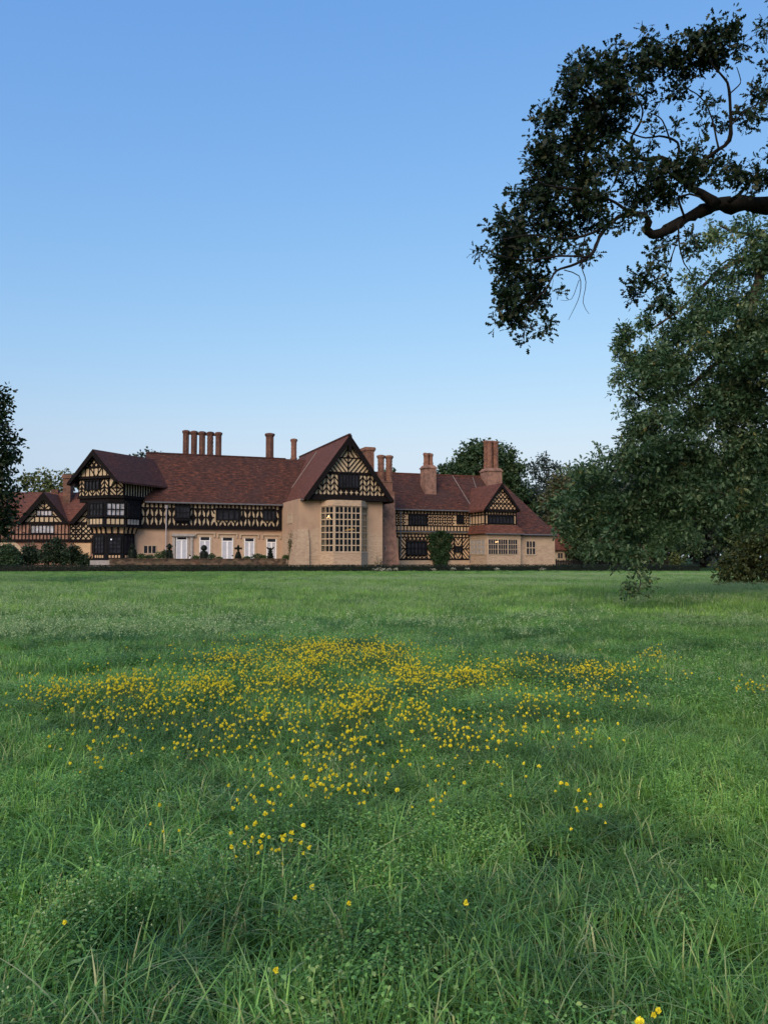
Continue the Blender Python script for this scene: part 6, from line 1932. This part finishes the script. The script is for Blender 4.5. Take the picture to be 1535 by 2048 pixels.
# yellow flowers: where they stand in drifts on the meadow
FB = [(460, 1330, 120, 22, 110), (640, 1300, 130, 22, 190), (760, 1310, 100, 25, 170), (620, 1330, 130, 25, 150), (240, 1385, 140, 28, 130), (120, 1395, 90, 22, 45), (430, 1385, 130, 30, 120), (580, 1370, 120, 30, 110), (820, 1350, 50, 14, 60), (830, 1375, 60, 22, 60), (730, 1410, 70, 25, 75), (690, 1440, 50, 14, 40), (930, 1360, 70, 18, 110), (985, 1340, 40, 14, 40), (1060, 1325, 30, 18, 30), (1190, 1345, 110, 18, 110), (1310, 1309, 28, 8, 18), (1500, 1370, 30, 8, 14),
      (1160, 1392, 60, 12, 22), (1250, 1402, 60, 8, 12), (330, 1430, 150, 30, 60), (560, 1440, 150, 35, 70), (200, 1450, 120, 30, 24), (830, 1440, 60, 30, 40), (1060, 1415, 60, 22, 26), (900, 1470, 80, 25, 40), (1000, 1480, 80, 25, 24), (1160, 1482, 70, 8, 16), (1130, 1450, 60, 10, 8), (700, 1500, 50, 25, 30), (640, 1510, 60, 25, 20), (470, 1480, 90, 25, 34), (400, 1500, 80, 15, 18), (230, 1495, 60, 12, 14), (180, 1525, 40, 12, 8), (930, 1500, 60, 20, 14), (1000, 1540, 60, 15, 6),
      (640, 1580, 50, 20, 14), (700, 1590, 40, 20, 10), (520, 1600, 50, 25, 10), (560, 1560, 40, 15, 6), (880, 1605, 12, 5, 4), (545, 1685, 35, 22, 16), (505, 1690, 18, 10, 6), (1170, 1625, 25, 12, 6), (1150, 1590, 30, 8, 3), (310, 1650, 14, 8, 2), (560, 1480, 260, 50, 40), (650, 1550, 200, 50, 22), (850, 1560, 120, 40, 14), (650, 1780, 400, 120, 5), (1310, 2014, 40, 14, 2)]
fl = []
for cx, cy, rx, ry, n in FB:
    for i in range(int(n * (3.1 if cy < 1430 else 2.2 if cy < 1480 else 1.6))):
        a = random.uniform(0, 6.283); r = min(1.9, abs(random.gauss(0, .72)) + .05)
        q = ground(cx + rx * r * math.cos(a), cy + ry * r * math.sin(a), .21); fl.append((q.y, q.x))
fl.sort()


def flower_meshes(seed):
    rg = random.Random(seed); h = rg.uniform(.17, .25); bend = (rg.gauss(0, .03), rg.gauss(0, .03))
    st = Tubes(); st.add([(0, 0, 0), (bend[0] * .4, bend[1] * .4, h * .55), (bend[0], bend[1], h)], [.0016, .0014, .0012], 4)
    V_, F_ = [], []
    R_ = rg.uniform(.0072, .0115)
    for layer, (rr, zz, npet) in enumerate(((1.0, .000, 13), (.72, .005, 11), (.42, .009, 8))):
        for i in range(npet):
            a = 2 * math.pi * (i + .4 * layer) / npet + rg.uniform(-.1, .1); L = R_ * rr * rg.uniform(.85, 1.1); wv = L * math.sin(math.pi / npet) * 1.1
            c, s = math.cos(a), math.sin(a); b = len(V_); tip = rg.uniform(-.002, .006)
            for (l, w_, z) in ((.05, -.2, 0), (.05, .2, 0), (.8, 1, .004), (1.0, .45, .004 + tip), (1.0, -.45, .004 + tip), (.8, -1, .004)):
                V_.append((bend[0] + c * l * L - s * w_ * wv, bend[1] + s * l * L + c * w_ * wv, h + zz + z))
            F_.append(tuple(range(b, b + 6)))
    # green cup
    b = len(V_)
    return st, V_, F_


m, nt, b = new_mat('yellow petals', .5, .2)
f = noise(nt, coords(nt, 'Object'), 60, 2); nt.links.new(ramp(nt, f, [(0.3, (.60, .51, .013)), (0.7, (.82, .75, .05))]), b.inputs['Base Color']); MAT['petal'] = m
MAT['stem'] = plain('flower stem', (.05, .10, .035), .7, .2)
kinds = []
for s_ in range(5):
    st, V_, F_ = flower_meshes(40 + s_)
    me1 = bpy.data.meshes.new('stem'); me1.from_pydata(st.v, [], st.f); me1.materials.append(MAT['stem'])
    me2 = bpy.data.meshes.new('flower_head'); me2.from_pydata(V_, [], F_); me2.materials.append(MAT['petal'])
    kinds.append((me1, me2))
for i, (y, x) in enumerate(fl[:300]):
    m1, m2 = kinds[i % 5]
    o = bpy.data.objects.new('yellow_wildflower', m1); COL.objects.link(o); o.location = (x, y, gz(x, y))
    o.rotation_euler = (random.gauss(0, .28) + .1, random.gauss(0, .28), random.uniform(0, 6.28)); s_ = random.uniform(.75, 1.25); o.scale = (s_, s_, s_)
    h_ = bpy.data.objects.new('flower_head', m2); COL.objects.link(h_); h_.parent = o
    tag(o, 'single yellow wildflower on a thin stem in the nearer meadow', 'wildflower', 'yellow wildflowers in the nearer meadow')
rest = np.array([(x, y, gz(x, y)) for y, x in fl[300:]]); n = len(rest)
S_fl = []
for s_ in range(4):
    st, V_, F_ = flower_meshes(60 + s_)
    V_ = [(v[0] * 1.0, v[1] * 1.0, v[2]) for v in V_]; so_ = src('flower_source', (V_ + st.v, F_ + [tuple(i + len(V_) for i in f) for f in st.f], [1.0] * (len(V_) + len(st.v))), MAT['petal'])
    so_.data.materials.append(MAT['stem']); so_.data.polygons.foreach_set('material_index', [0] * len(F_) + [1] * len(st.f)); S_fl.append(so_)
s_ = RNG.uniform(.8, 1.35, n)
tag(scatter('meadow_flowers', rest, np.stack([RNG.normal(size=n) * .30 + .1, RNG.normal(size=n) * .30, RNG.uniform(0, 6.28, n)], 1), np.stack([s_, s_, s_ * .95], 1), RNG.integers(0, 4, n).astype(np.int32), S_fl), kind='stuff')
